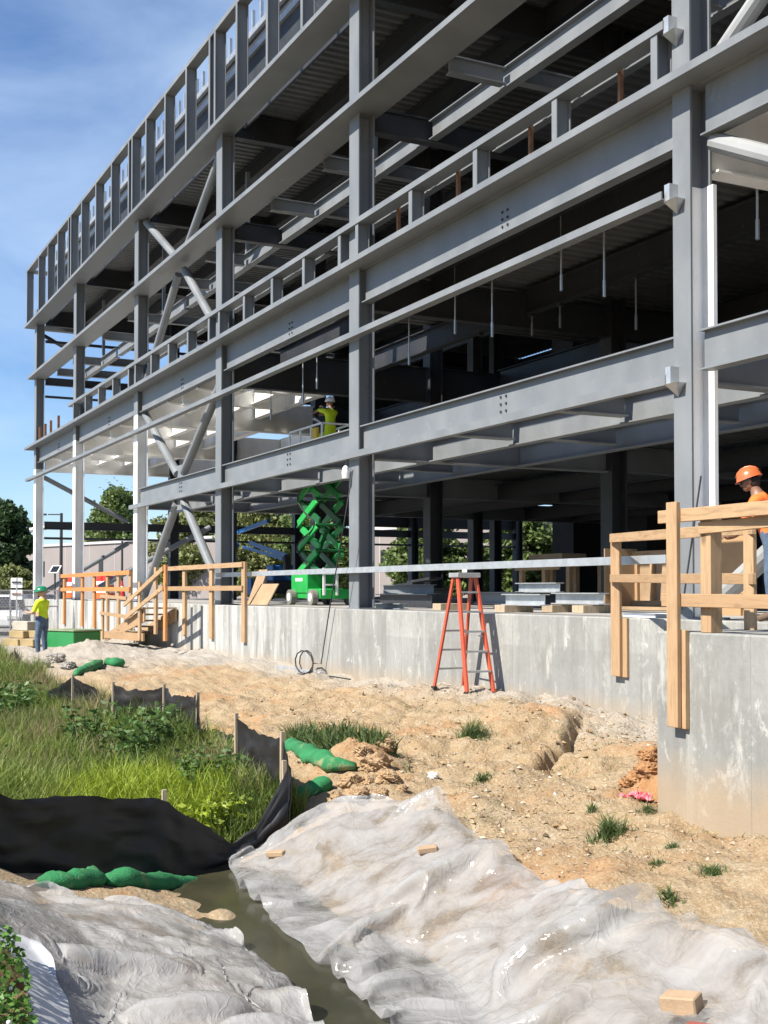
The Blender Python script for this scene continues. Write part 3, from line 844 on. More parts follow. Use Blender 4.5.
# ------------------------------------------------------------------ people
def skin_mesh(joints, bones):
    """joints: name -> (x, y, z, r); returns vertices and faces of one skinned surface"""
    names = list(joints)
    me = bpy.data.meshes.new('skeleton')
    me.from_pydata([joints[n][:3] for n in names], [(names.index(a), names.index(b)) for a, b, *_ in bones], [])
    o = bpy.data.objects.new('skeleton', me)
    col.objects.link(o)
    o.modifiers.new('skin', 'SKIN')
    for i, n in enumerate(names):
        r = joints[n][3]
        r = r if isinstance(r, tuple) else (r, r)
        me.skin_vertices[0].data[i].radius = r
        me.skin_vertices[0].data[i].use_root = n == 'pelvis'
    ss = o.modifiers.new('smooth', 'SUBSURF')
    ss.levels = ss.render_levels = 2
    dg = bpy.context.evaluated_depsgraph_get()
    ev = o.evaluated_get(dg)
    m2 = ev.to_mesh()
    vs = [tuple(v.co) for v in m2.vertices]
    fs = [tuple(p.vertices) for p in m2.polygons]
    ev.to_mesh_clear()
    bpy.data.objects.remove(o)
    bpy.data.meshes.remove(me)
    return vs, fs
def person(label, loc, rz, J, skin, shirt, legs, boots, hat, cat='worker', beard=False, hair=None, group=None, sleeve=.45):
    """J holds joint positions in a frame that looks along +y"""
    g = thing('person', label, cat, loc, rz, group)
    r = dict(pelvis=(.15, .12), belly=(.145, .115), chest=(.165, .12), neckb=(.075, .075), neck=.058, skull=.062,
             hipL=.095, hipR=.095, kneeL=.066, kneeR=.066, ankL=.05, ankR=.05, toeL=.042, toeR=.042,
             shL=.068, shR=.068, elL=.045, elR=.045, wrL=.03, wrR=.03, paL=.036, paR=.036)
    joints = {k: (*J[k], r[k]) for k in r}
    bones = [('pelvis', 'belly', 1), ('belly', 'chest', 1), ('chest', 'neckb', 1), ('neckb', 'neck', 0), ('neck', 'skull', 0)]
    for s in 'LR':
        bones += [('pelvis', 'hip' + s, 2), ('hip' + s, 'knee' + s, 2), ('knee' + s, 'ank' + s, 2), ('ank' + s, 'toe' + s, 3),
                  ('chest', 'sh' + s, 1), ('sh' + s, 'el' + s, 4), ('el' + s, 'wr' + s, 0), ('wr' + s, 'pa' + s, 0)]
    vs, fs = skin_mesh(joints, bones)
    seg = [(Vector(J[a]), Vector(J[b]), k) for a, b, k in bones]
    def cls(c):
        best, bk = 9, 0
        for a, b, k in seg:
            d = b - a
            t_ = max(0, min(1, (c - a).dot(d) / d.length_squared))
            e = (c - a - d * t_).length
            if e < best:
                best = e
                bk = k if k != 4 else (1 if t_ < sleeve * 2 else 0)
        return bk
    mb = MB()
    mb.v, mb.f = list(vs), list(fs)
    mb.m = [cls(sum((Vector(vs[i]) for i in f), Vector()) / len(f)) for f in fs]
    # head, nose and ears, turned with the look direction
    H = Vector(J['head'])
    look = Vector(J.get('look', (0, 1, 0))).normalized()
    side = look.cross(Vector((0, 0, 1))).normalized()
    upv = side.cross(look)
    rot = Matrix((side, look, upv)).transposed()
    mb.mi = 0
    mb.ball(H, .1, 14, 10, (.76, .97, 1.15), rot)
    mb.ball(H + rot @ Vector((0, .06, -.06)), .05, 10, 7, (.95, .8, .8), rot)
    mb.ball(H + rot @ Vector((0, .10, -.012)), .016, 8, 5, (.8, 1, 1.5), rot)
    for s in (-1, 1): mb.ball(H + rot @ Vector((s * .078, -.01, -.01)), .026, 8, 5, (.4, .8, 1.2), rot)
    mb.mi = 5
    for s in (-1, 1): mb.ball(H + rot @ Vector((s * .03, .089, .012)), .011, 6, 4, (1.2, .5, .7), rot)
    mb.ball(H + rot @ Vector((0, .097, -.055)), .012, 6, 4, (2, .4, .4), rot)
    mb.mi = 0
    # five fingers on each hand
    for s in 'LR':
        p, q = Vector(J['wr' + s]), Vector(J['pa' + s])
        d = (q - p).normalized()
        sd = d.cross(Vector((0, 0, 1)))
        sd = sd.normalized() if sd.length > .1 else Vector((1, 0, 0))
        dn = sd.cross(d)
        for k, ln in enumerate((.06, .07, .066, .05)):
            b0 = q + sd * (k - 1.5) * .02
            mb.tube([b0, b0 + d * ln * .55, b0 + d * ln * .85 - dn * ln * .35], [.0105, .0095, .007], 6)
        b0 = p + d * .02 + sd * .03
        mb.tube([b0, b0 + sd * .025 + d * .03, b0 + sd * .022 + d * .06], [.012, .011, .008], 6)
    mb.build('body', [M[skin], M[shirt], M[legs], M[boots], M[shirt], M['hair']], g, True)
    # hard hat: dome, brim, ridge
    hm = MB()
    n, m_ = 16, 6
    C0 = H + rot @ Vector((0, -.005, .035))
    ring = []
    vsl, fsl = [], []
    for i in range(m_ + 1):
        t_ = math.pi / 2 * i / m_
        for k in range(n):
            p_ = 2 * math.pi * k / n
            vsl.append(C0 + rot @ Vector((.118 * math.cos(t_) * math.cos(p_), .142 * math.cos(t_) * math.sin(p_), .125 * math.sin(t_))))
    for i in range(m_):
        fsl += [(i * n + k, i * n + (k + 1) % n, (i + 1) * n + (k + 1) % n, (i + 1) * n + k) for k in range(n)]
    base = len(vsl)
    for k in range(n):
        p_ = 2 * math.pi * k / n
        f_ = 1.17 if math.sin(p_) > .5 else 1.04
        vsl.append(C0 + rot @ Vector((.122 * f_ * math.cos(p_) * .95, .146 * f_ * math.sin(p_), -.012)))
    fsl += [(k, (k + 1) % n, base + (k + 1) % n, base + k) for k in range(n)]
    hm.add(vsl, fsl)
    hm.tube([C0 + rot @ Vector((0, .142 * math.cos(a_), .128 * math.sin(a_) + .003)) for a_ in [math.pi * k / 8 for k in range(1, 8)]], .012, 6)
    hm.build('hard_hat', M[hat], g, True)
    if beard:
        MB().ball(H + rot @ Vector((0, .055, -.085)), .055, 10, 7, (1, .85, .75), rot).build('beard', M['hair'], g, True)
    if hair:
        MB().ball(H + rot @ Vector((0, -.03, -.02)), .098, 12, 8, (.8, .85, .9), rot).build('hair', M['hair'], g, True)
    return g, H, rot
stand = dict(pelvis=(0, 0, .95), belly=(0, .01, 1.1), chest=(0, 0, 1.32), neckb=(0, -.01, 1.47), neck=(0, .0, 1.54), skull=(0, .01, 1.62), head=(0, .025, 1.64),
             hipL=(-.1, 0, .88), hipR=(.1, 0, .88), kneeL=(-.12, .02, .49), kneeR=(.12, .02, .49), ankL=(-.13, -.01, .09), ankR=(.13, -.01, .09), toeL=(-.15, .16, .04), toeR=(.15, .16, .04),
             shL=(-.2, 0, 1.41), shR=(.2, 0, 1.41), elL=(-.27, -.02, 1.13), elR=(.27, -.02, 1.13), wrL=(-.26, .1, .9), wrR=(.26, .1, .9), paL=(-.26, .14, .81), paR=(.26, .14, .81))
# man in lime, reading something in his hands
J = dict(stand); J.update(elL=(-.26, .06, 1.12), wrL=(-.10, .30, 1.13), paL=(-.02, .37, 1.16), elR=(.26, .06, 1.12), wrR=(.12, .3, 1.1), paR=(.05, .37, 1.14), look=(0, 1, -.25), kneeL=(-.1, .05, .49), toeL=(-.13, .2, .04), ankL=(-.11, .03, .09))
wl = at(42, 651, Z=-1.26)
zl = float(terrain(wl.x, wl.y))
g, H, rot = person('man in a lime shirt and green hard hat beside the green box at far left', (wl.x, wl.y, zl), math.atan2(.62, -.78), J, 'skin', 'lime', 'denim', 'boot', 'hat_green', beard=True, group='workers on the site')
g.scale = (1.32, 1.28, 1.06)
# man in orange, leaning over his work behind the dock rail
J = dict(stand)
def lean(J, ang, names):
    c, s = math.cos(ang), math.sin(ang)
    for n in names:
        x, y, z = J[n]
        J[n] = (x, y * c + (z - .95) * s, .95 + (z - .95) * c - y * s)
J.update(elL=(-.25, .2, 1.2), wrL=(-.14, .42, 1.16), paL=(-.1, .5, 1.18), elR=(.25, .2, 1.2), wrR=(.1, .42, 1.12), paR=(.04, .5, 1.14))
lean(J, .33, ['belly', 'chest', 'neckb', 'neck', 'skull', 'head', 'shL', 'shR', 'elL', 'elR', 'wrL', 'wrR', 'paL', 'paR'])
J['look'] = (0, 1, -.35)
wo = at(773, 560, Y=.05)
g, H, rot = person('man in an orange shirt and orange hard hat working behind the dock guardrail', (wo.x, wo.y, -.012), math.atan2(.80, -.6), J, 'skin_dk', 'hi_orange', 'denim', 'boot', 'hat_orange', hair=True, group='workers on the site')
g.scale = (1.05, 1.05, 1.05)
gm = MB()
for s in (-1, 1): gm.box(.008 if s > 0 else -.065, .065 if s > 0 else -.008, .088, .104, -.008, .03)
gm.box(-.085, -.07, -.02, .095, .012, .022); gm.box(.07, .085, -.02, .095, .012, .022)
gm.v = [tuple(H + rot @ Vector(v)) for v in gm.v]
gm.build('safety_glasses', M['glass'], g)
# rod the man in orange is holding
hd = Matrix.Translation(g.location) @ g.rotation_euler.to_matrix().to_4x4() @ Matrix.Scale(1.05, 4) @ Vector(J['paR'])
ra, rb = at(699, 500, Y=hd.y - .25), at(681, 612, Y=-.1)
tag(MB().tube([at(701, 476, Y=-.12), at(682, 610, Y=-.2)], .012, 6).build('threaded_rod', M['steel_dark']), 'thin dark rod leaning on the white column beside the man in orange', 'rod')

# ------------------------------------------------------------------ green scissor lift with two men
def scissor_lift():
    ct = at(320, 600, Y=2.35)
    cx, cy = ct.x, 2.35
    g = thing('scissor_lift', 'green scissor lift raised up under the second level beam', 'lift', (cx, cy, 0))
    Lx, Wy = .95, .42
    G, D = M['green_paint'], M['green_dark']
    put(MB().box(cx - Lx, cx + Lx, cy - Wy, cy + Wy, .16, .42).box(cx - Lx * .95, cx + Lx * .2, cy - Wy - .03, cy + Wy + .03, .3, .82), 'chassis', G, g, bevel=.02)
    put(MB().box(cx - .6, cx - .12, cy - Wy - .034, cy - Wy - .031, .62, .7), 'decal', M['white_paint'], g)
    for sx in (-.72, .72):
        for sy in (-1, 1):
            wh = put(MB().tube([(cx + sx, cy + sy * (Wy + .02), .2), (cx + sx, cy + sy * (Wy + .17), .2)], .2, 18), 'wheel', M['grass_dry'] if False else M['tyre'], g)
            put(MB().tube([(cx + sx, cy + sy * (Wy + .171), .2), (cx + sx, cy + sy * (Wy + .18), .2)], .11, 12), 'rim', M['white_paint'], wh)
    ld = put(MB().box(cx + .99, cx + 1.03, cy - .36, cy - .30, .25, .95).box(cx + .99, cx + 1.03, cy + .0, cy + .06, .25, .95).box(cx + .99, cx + 1.03, cy - .3, cy, .5, .54).box(cx + .99, cx + 1.03, cy - .3, cy, .78, .82), 'ladder', M['white_paint'], g)
    z0, n, dz = .78, 4, .66
    zt = z0 + n * dz
    for k in range(n):
        za, zb = z0 + k * dz, z0 + (k + 1) * dz
        for sy in (-1, 1):
            y = cy + sy * .36
            hw = .62
            put(MB().bar((cx - hw, y, za + .05), (cx + hw, y, zb - .05), .06, .19), 'scissor_arm', G, g, bevel=.008)
            put(MB().bar((cx + hw, y - sy * .075, za + .05), (cx - hw, y - sy * .075, zb - .05), .06, .19), 'scissor_arm', G if k % 2 else D, g, bevel=.008)
        for sx in (-1, 1): put(MB().tube([(cx + sx * .62, cy - .4, zb - .03), (cx + sx * .62, cy + .4, zb - .03)], .035, 8), 'cross_tube', D, g)
    hp = []
    for k in range(n * 6 + 1):
        hp.append((cx + .55 * math.cos(math.pi * k / 6) * (1 if k % 12 < 12 else 1), cy - .43 - .04 * math.sin(k), z0 + dz * k / 6))
    put(MB().tube(hp, .02, 6), 'hose', M['black'], g, smooth=True)
    put(MB().bar((cx - .35, cy, 1.2), (cx + .45, cy, 2.0), .11, .11), 'ram', D, g)
    put(MB().box(cx - 1.15, cx + 1.05, cy - .42, cy + .42, zt + .02, zt + .14), 'platform', M['green_dark'], g)
    rl = MB()
    pz = zt + .14
    for z in (pz + .55, pz + 1.08):
        for y in (-.4, .4): rl.bar((cx - 1.13, cy + y, z), (cx + 1.03, cy + y, z), .045, .045)
        for x in (-1.13, 1.03): rl.bar((cx + x, cy - .4, z), (cx + x, cy + .4, z), .045, .045)
    for x in (-1.13, -.4, .33, 1.03):
        for y in (-.4, .4): rl.bar((cx + x, cy + y, pz), (cx + x, cy + y, pz + 1.08), .045, .045)
    put(rl, 'guard_rail', M['white_paint'], g)
    put(MB().box(cx + .6, cx + .9, cy - .5, cy - .43, pz + .7, pz + .98), 'control_box', M['yellow'], g)
    return cx, cy, pz
M['tyre'] = basic('dusty_tyre', (.17, .165, .15), .9)
cx, cy, pz = scissor_lift()
J = dict(stand); J.update(elL=(-.22, .22, 1.45), wrL=(-.14, .46, 1.42), paL=(-.12, .55, 1.44), elR=(.22, .2, 1.42), wrR=(.12, .44, 1.38), paR=(.1, .53, 1.4), look=(0, 1, .1))
person('man in lime with a white hard hat standing on the raised scissor lift platform', (cx + .88, cy - .1, pz), math.atan2(.95, -.3), J, 'skin_dk', 'lime', 'lime', 'boot', 'hat_white', group='workers on the site')
J = dict(stand); J.update(elL=(-.22, .2, 1.3), wrL=(-.16, .4, 1.4), paL=(-.14, .48, 1.45), look=(0, 1, .3))
lean(J, .25, ['belly', 'chest', 'neckb', 'neck', 'skull', 'head', 'shL', 'shR', 'elL', 'elR', 'wrL', 'wrR', 'paL', 'paR'])
person('man in dark top and lime trousers at the inner end of the lift platform', (cx - .25, cy + .12, pz), math.atan2(.7, .5), J, 'skin', 'denim_dk', 'lime', 'boot', 'hair', group='workers on the site')
# steel stock lying on a rack under the platform: nothing; cable hanging from the lift to a coil on the ground
c0 = at(352, 470, Y=-.35); c1 = at(330, 606, Y=-.38); c2 = at(321, 664, Y=-.38)
pts = [Vector((c0.x, -.33, c0.z)), (c0 + c1) / 2 + Vector((.03, 0, 0)), c1, c2]
lo = float(terrain(c2.x, -.6)) + .02
cc = Vector((c2.x - .2, -.65, lo + .25))
for k in range(22):
    a_ = k * .6
    pts.append(cc + Vector((.42 * math.cos(a_), -.05 * math.sin(a_ * .5), .24 * math.sin(a_))))
pts += [Vector((c2.x + .5, -.8, lo)), Vector((c2.x + 1.3, -.7, lo + .05)), Vector((c2.x + 1.8, -.55, lo + .02))]
tag(MB().tube(pts, .014, 6).build('cable', M['black'], smooth=True), 'black cable dropping from the front column to a loose coil at the wall base', 'cable')
q = at(349, 471, Y=-.1)
g = thing('work_light', 'small pale work light hanging by the front column under the second level', 'lamp', (q.x - .12, -.12, q.z))
MB().tube([(0, 0, .12), (0, 0, .08), (0, 0, -.02), (0, 0, -.14)], [.02, .06, .08, .07], 12).build('lamp_housing', M['white_paint'], g)
MB().tube([(0, 0, .12), (.02, .05, .3)], .01, 5).build('hook', M['dark'], g)
q0, q1 = at(278, 668, Y=-.55), at(322, 673, Y=-.55)
tag(MB().box(q0.x, q1.x, -.62, -.48, float(terrain(q0.x, -.55)) + .0, float(terrain(q0.x, -.55)) + .1).build('metal_channel', M['galv'], bevel=.01), 'grey metal channel lying on the ground against the wall beside the cable', 'metal channel')

# ------------------------------------------------------------------ plastic sheets, laid as cloth over the ground
bx = np.arange(-14, -1.5, .03); by = np.arange(-11.5, -3.2, .03)
BX, BY = np.meshgrid(bx, by)
BZ = terrain(BX, BY)
BED = BZ.copy()
for _dx in (-1, 0, 1):
    for _dy in (-1, 0, 1): BED = np.maximum(BED, np.roll(np.roll(BZ, _dx, 1), _dy, 0))
BED = np.maximum(BED + .04 * (1 + fbm(BX * 1.6, BY * 1.6, 3, 71)), -2.222)
def bed_at(x, y, G=None):
    G = BED if G is None else G
    u = np.clip((x - bx[0]) / .03, 0, len(bx) - 1.01); v = np.clip((y - by[0]) / .03, 0, len(by) - 1.01)
    i, j = u.astype(int), v.astype(int)
    a, b = u - i, v - j
    return (G[j, i] * (1 - a) + G[j, i + 1] * a) * (1 - b) + (G[j + 1, i] * (1 - a) + G[j + 1, i + 1] * a) * b
def hit(px, py, dz=0):
    """where the sight line through a picture point meets the ground"""
    o = np.array(CAM); d = np.array(at(px, py, Y=0) - CAM) if False else np.array(_f + _r * (px - 384) / FPX + _u * (CYP - py) / FPX)
    ts = np.linspace(2, 60, 3000)
    q = o + d * ts[:, None]
    below = q[:, 2] < np.maximum(terrain(q[:, 0], q[:, 1]), -2.235) + dz
    k = int(np.argmax(below)) if below.any() else len(ts) - 1
    return q[k]
def resample(pts, n):
    pts = np.asarray(pts, float)
    d = np.r_[0, np.cumsum(np.linalg.norm(np.diff(pts, axis=0), axis=1))]
    s = np.linspace(0, d[-1], n)
    return np.stack([np.interp(s, d, pts[:, k]) for k in range(pts.shape[1])], 1)
def cloth(A, B, step, ex, seed, bed, steps=170, amp=.09, bend=.25):
    """A, B: lower and upper edge polylines (xy); the sheet is larger than its footprint by ex and settles in folds"""
    la = np.linalg.norm(np.diff(A, axis=0), axis=1).sum(); lb = np.linalg.norm(np.diff(B, axis=0), axis=1).sum()
    nu = int(max(la, lb) / step); A2, B2 = resample(A, nu), resample(B, nu)
    nv = max(8, int(np.linalg.norm(A2 - B2, axis=1).mean() / step))
    tt = np.linspace(0, 1, nv)[:, None, None]
    XY = A2[None] * (1 - tt) + B2[None] * tt
    P = np.zeros((nv, nu, 3)); P[..., :2] = XY
    P[..., 2] = bed_at(XY[..., 0], XY[..., 1], bed) + .03 + amp * (1 + fbm(XY[..., 0] * 1.7, XY[..., 1] * 1.7, 3, seed)) + amp * .7 * fbm(XY[..., 0] * 5, XY[..., 1] * 5, 2, seed + 3)
    r = np.random.default_rng(seed)
    P[..., :2] += r.normal(0, step * .05, (nv, nu, 2))
    def ln(a, b): return np.linalg.norm(XY[b] - XY[a], axis=-1)
    S = slice
    cons = []
    exm = 1 + (ex - 1) * (.4 + .6 * np.clip(1 + 1.8 * fbm(XY[..., 0] * .8, XY[..., 1] * .8, 2, seed + 9), 0, 2))
    def addc(di, dj, k):
        for par in range(2 * max(di, abs(dj))):
            m = 2 * max(di, abs(dj))
            if di:
                rows = np.array([i for i in range(nv - di) if (i // di) % 2 == par % 2]) if par < 2 else np.array([], int)
                cols = np.arange(max(0, -dj), nu - max(0, dj))
            else:
                rows = np.arange(nv)
                cols = np.array([j for j in range(nu - dj) if (j // dj) % 2 == par % 2]) if par < 2 else np.array([], int)
            if len(rows) == 0 or len(cols) == 0: continue
            a = np.ix_(rows, cols); b = np.ix_(rows + di, cols + dj)
            cons.append((a, b, ln(a, b) * exm[a], k))
    addc(0, 1, 1); addc(1, 0, 1); addc(1, 1, .6); addc(1, -1, .6); addc(0, 2, bend); addc(2, 0, bend); addc(0, 4, bend * .5); addc(4, 0, bend * .5); addc(0, 7, bend * .7); addc(7, 0, bend * .7)
    pin = np.zeros((nv, nu)); pin[:2] = pin[-2:] = 1; pin[:, :2] = pin[:, -2:] = 1
    wob = np.stack([fbm(XY[..., 0] * 2.2, XY[..., 1] * 2.2, 3, seed + 20), fbm(XY[..., 0] * 2.2, XY[..., 1] * 2.2, 3, seed + 21)], -1) * .05
    home = XY + wob
    prev = P.copy()
    for it in range(steps):
        vel = (P - prev) * .9
        prev = P.copy()
        P = P + vel
        P[..., 2] -= .0025
        for q in range(4):
            for a, b, l, k in cons:
                d = P[b] - P[a]
                L_ = np.linalg.norm(d, axis=-1) + 1e-9
                c = d * (.5 * k * (L_ - l) / L_)[..., None]
                P[a] += c; P[b] -= c
        zb = bed_at(P[..., 0], P[..., 1], bed) + .012
        pen = P[..., 2] < zb
        P[..., 2] = np.where(pen, zb, P[..., 2])
        P[..., :2] += (home - P[..., :2]) * (pin * .6)[..., None]
        P[..., :2] = np.where(pen[..., None], prev[..., :2] * .75 + P[..., :2] * .25, P[..., :2])
    return P
def worley(x, y, seed):
    i, j = np.floor(x).astype(np.int64), np.floor(y).astype(np.int64)
    best = np.full(x.shape, 9.0)
    for di in (-1, 0, 1):
        for dj in (-1, 0, 1):
            px, py = i + di + _hash(i + di, j + dj, seed), j + dj + _hash(i + di, j + dj, seed + 77)
            best = np.minimum(best, np.hypot(x - px, y - py))
    return best
def crumple(P, seed, k=1.0):
    x, y = P[..., 0], P[..., 1]
    wx, wy = x + .18 * fbm(x * 1.3, y * 1.3, 3, seed), y + .18 * fbm(x * 1.3, y * 1.3, 3, seed + 4)
    a = .6 + .35 * fbm(x * .5, y * .5, 2, seed + 6)
    h = 0
    for f, amp, st in ((1.25, .125, .62), (2.7, .05, .5), (5.6, .02, .7), (11, .006, .6)):
        c_, s_ = np.cos(a * 2 + f), np.sin(a * 2 + f)
        u, v = (wx * c_ - wy * s_) * f, (wx * s_ + wy * c_) * f * st
        h = h + amp * worley(u, v, seed + int(f * 10)) * (.55 + .9 * vnoise(x * 1.1, y * 1.1, seed + int(f * 3)))
    nv, nu = x.shape
    e = np.minimum(np.minimum(np.arange(nv), np.arange(nv)[::-1])[:, None], np.minimum(np.arange(nu), np.arange(nu)[::-1])[None])
    P[..., 2] += k * h * np.clip(e / 5, .15, 1)
    return P
def sheet_obj(name, P, mat, label, cat):
    nv, nu, _ = P.shape
    ii = (np.arange(nv - 1)[:, None] * nu + np.arange(nu - 1)[None]).ravel()
    o = np_mesh(name, P.reshape(-1, 3), np.stack([ii, ii + 1, ii + nu + 1, ii + nu], 1), mat)
    return tag(o, label, cat)
def film(name, clear, c=(.66, .66, .65)):
    t = NT(name)
    n = t.noise(2.2, 6, None, .6, .6)
    n2 = t.noise(7, 7, None, .65, 1.2)
    dirt = t.noise(1.5, 7, None, .68, .5)
    base = t.ramp(n2, [(.3, tuple(x * .9 for x in c)), (.65, c)])
    base = t.mix(t.ramp(dirt, [(.60, 0), (.72, .4)]), base, (.34, .27, .17))
    # sharp crease lines of stiff film: edges of warped cells at two sizes
    wv = t.node('ShaderNodeTexNoise', {'Vector': t.tc.outputs['Object'], 'Scale': 1.7, 'Detail': 3.0})
    warp = t.node('ShaderNodeVectorMath', {0: t.tc.outputs['Object'], 1: wv.outputs['Color']}, operation='ADD').outputs[0]
    c1 = t.node('ShaderNodeTexVoronoi', {'Vector': warp, 'Scale': 1.5}, feature='DISTANCE_TO_EDGE').outputs['Distance']
    wp2 = t.node('ShaderNodeMapping', {'Vector': warp, 'Scale': (1.0, 2.6, 1.0), 'Rotation': (0, 0, .7)}).outputs['Vector']
    c2 = t.node('ShaderNodeTexVoronoi', {'Vector': wp2, 'Scale': 3.0}, feature='DISTANCE_TO_EDGE').outputs['Distance']
    h = t.node('ShaderNodeMath', {0: t.ramp(c1, [(0, .4), (.05, .0)]), 1: t.ramp(c2, [(0, .25), (.06, 0.0)])}, operation='ADD').outputs[0]
    h = t.node('ShaderNodeMath', {0: h, 1: t.noise(4.5, 4, warp, .5, .8)}, operation='ADD').outputs[0]
    # fine crinkles, only in patches
    wp3 = t.node('ShaderNodeMapping', {'Vector': warp, 'Scale': (1.0, 2.1, 1.0), 'Rotation': (0, 0, -.5)}).outputs['Vector']
    c3 = t.node('ShaderNodeTexVoronoi', {'Vector': wp3, 'Scale': 8.0}, feature='F1').outputs['Distance']
    c4 = t.node('ShaderNodeTexVoronoi', {'Vector': wp2, 'Scale': 15.0}, feature='F1').outputs['Distance']
    fine = t.node('ShaderNodeMath', {0: c3, 1: t.node('ShaderNodeMath', {0: c4, 1: .5}, operation='MULTIPLY').outputs[0]}, operation='ADD').outputs[0]
    fine = t.node('ShaderNodeMath', {0: fine, 1: t.ramp(t.noise(1.8, 4, None, .6, .8), [(.40, .06), (.62, .75)])}, operation='MULTIPLY').outputs[0]
    h = t.node('ShaderNodeMath', {0: h, 1: fine}, operation='ADD').outputs[0]
    t.set(Base_Color=base, Roughness=t.ramp(n2, [(.35, .07), (.65, .24)]), IOR=1.5)
    t.bump(h, .30, .03)
    tl = t.node('ShaderNodeBsdfTranslucent', {'Color': (.55, .55, .54, 1)})
    m1 = t.node('ShaderNodeMixShader', {'Fac': .25})
    t.l(t.b.outputs[0], m1.inputs[1]); t.l(tl.outputs[0], m1.inputs[2])
    tp = t.node('ShaderNodeBsdfTransparent', {'Color': (.95, .95, .94, 1)})
    m2 = t.node('ShaderNodeMixShader')
    t.l(t.ramp(n, [(.38, clear * .5), (.54, clear * .9), (.64, clear * 1.6)]), m2.inputs[0])
    t.l(m1.outputs[0], m2.inputs[1]); t.l(tp.outputs[0], m2.inputs[2]); t.l(m2.outputs[0], t.o.inputs['Surface'])
    return t.m
M['film'] = film('clear_plastic_film', .46, (.45, .45, .445))
M['film_white'] = film('milky_plastic_film', .34, (.49, .49, .485))
lowR = [hit(x, y)[:2] for x, y in [(228, 868), (244, 896), (285, 935), (330, 975), (376, 1014), (400, 1050), (450, 1120), (520, 1200)]]
uppR = [hit(x, y, .1)[:2] for x, y in [(300, 826), (345, 806), (385, 803), (440, 808), (478, 836), (512, 862), (560, 884), (600, 894), (680, 916), (768, 950), (860, 990), (950, 1030)]]
lump = np.zeros_like(BED)
up = resample(uppR, 60)
for k, (x, y) in enumerate(up):                      # the sheet's far edge is rolled over a ridge of soil
    lump = np.maximum(lump, (.09 + .05 * math.sin(k * .55)) * np.exp(-((BX - x - .02) ** 2 + (BY - y + .16) ** 2) / .035))
for x, y, h, r_ in [(*hit(455, 830)[:2], .10, .25), (*hit(330, 850)[:2], .1, .4), (*hit(560, 960)[:2], .1, .35), (*hit(430, 900)[:2], .08, .3)]:
    lump += h * np.exp(-((BX - x) ** 2 + (BY - y) ** 2) / r_ ** 2)
PR = cloth(lowR, uppR, .030, 1.12, 21, BED + lump, 150, amp=.075, bend=.14)
PR = crumple(PR, 301, .22)
sheet_obj('plastic_sheet', PR, M['film'], 'large clear plastic sheet spread in folds over the bank right of the ditch', 'plastic sheet')
lowL = [hit(x, y)[:2] for x, y in [(-130, 862), (-60, 880), (0, 892), (50, 903), (110, 910), (165, 920), (205, 934), (245, 950), (280, 980), (310, 1022), (343, 1080), (388, 1180)]]
uppL = [hit(x, y)[:2] for x, y in [(-190, 905), (-120, 922), (-60, 935), (0, 948), (32, 958), (52, 985), (66, 1024), (80, 1080), (110, 1160), (150, 1260), (190, 1340), (230, 1430)]]
PL = cloth(lowL, uppL, .030, 1.10, 33, BED, 150, amp=.07, bend=.16)
PL = crumple(PL, 311, .28)
sheet_obj('plastic_sheet', PL, M['film_white'], 'milky plastic sheet crumpled over the near bank, below the black silt fence', 'plastic sheet')
# stretched white border strip round the clover
lowB = [hit(x, y)[:2] for x, y in [(-60, 938), (0, 948), (28, 958), (50, 985), (62, 1024), (75, 1080), (100, 1160)]]
uppB = [hit(x, y)[:2] for x, y in [(-90, 955), (-20, 965), (8, 978), (18, 1000), (24, 1035), (34, 1095), (52, 1180)]]
bb = BED + .06
PB = cloth(lowB, uppB, .04, 1.03, 5, bb, 80, .03, .5)
t = NT('white_sheeting'); t.set(Base_Color=t.ramp(t.noise(6, 5), [(.3, (.42, .43, .45)), (.7, (.52, .53, .55))]), Roughness=.4); t.bump(t.noise(9, 4), .15, .01)
sheet_obj('plastic_edging', PB, t.m, 'smooth white plastic edging curving round the clover in the lower left corner', 'plastic edging')

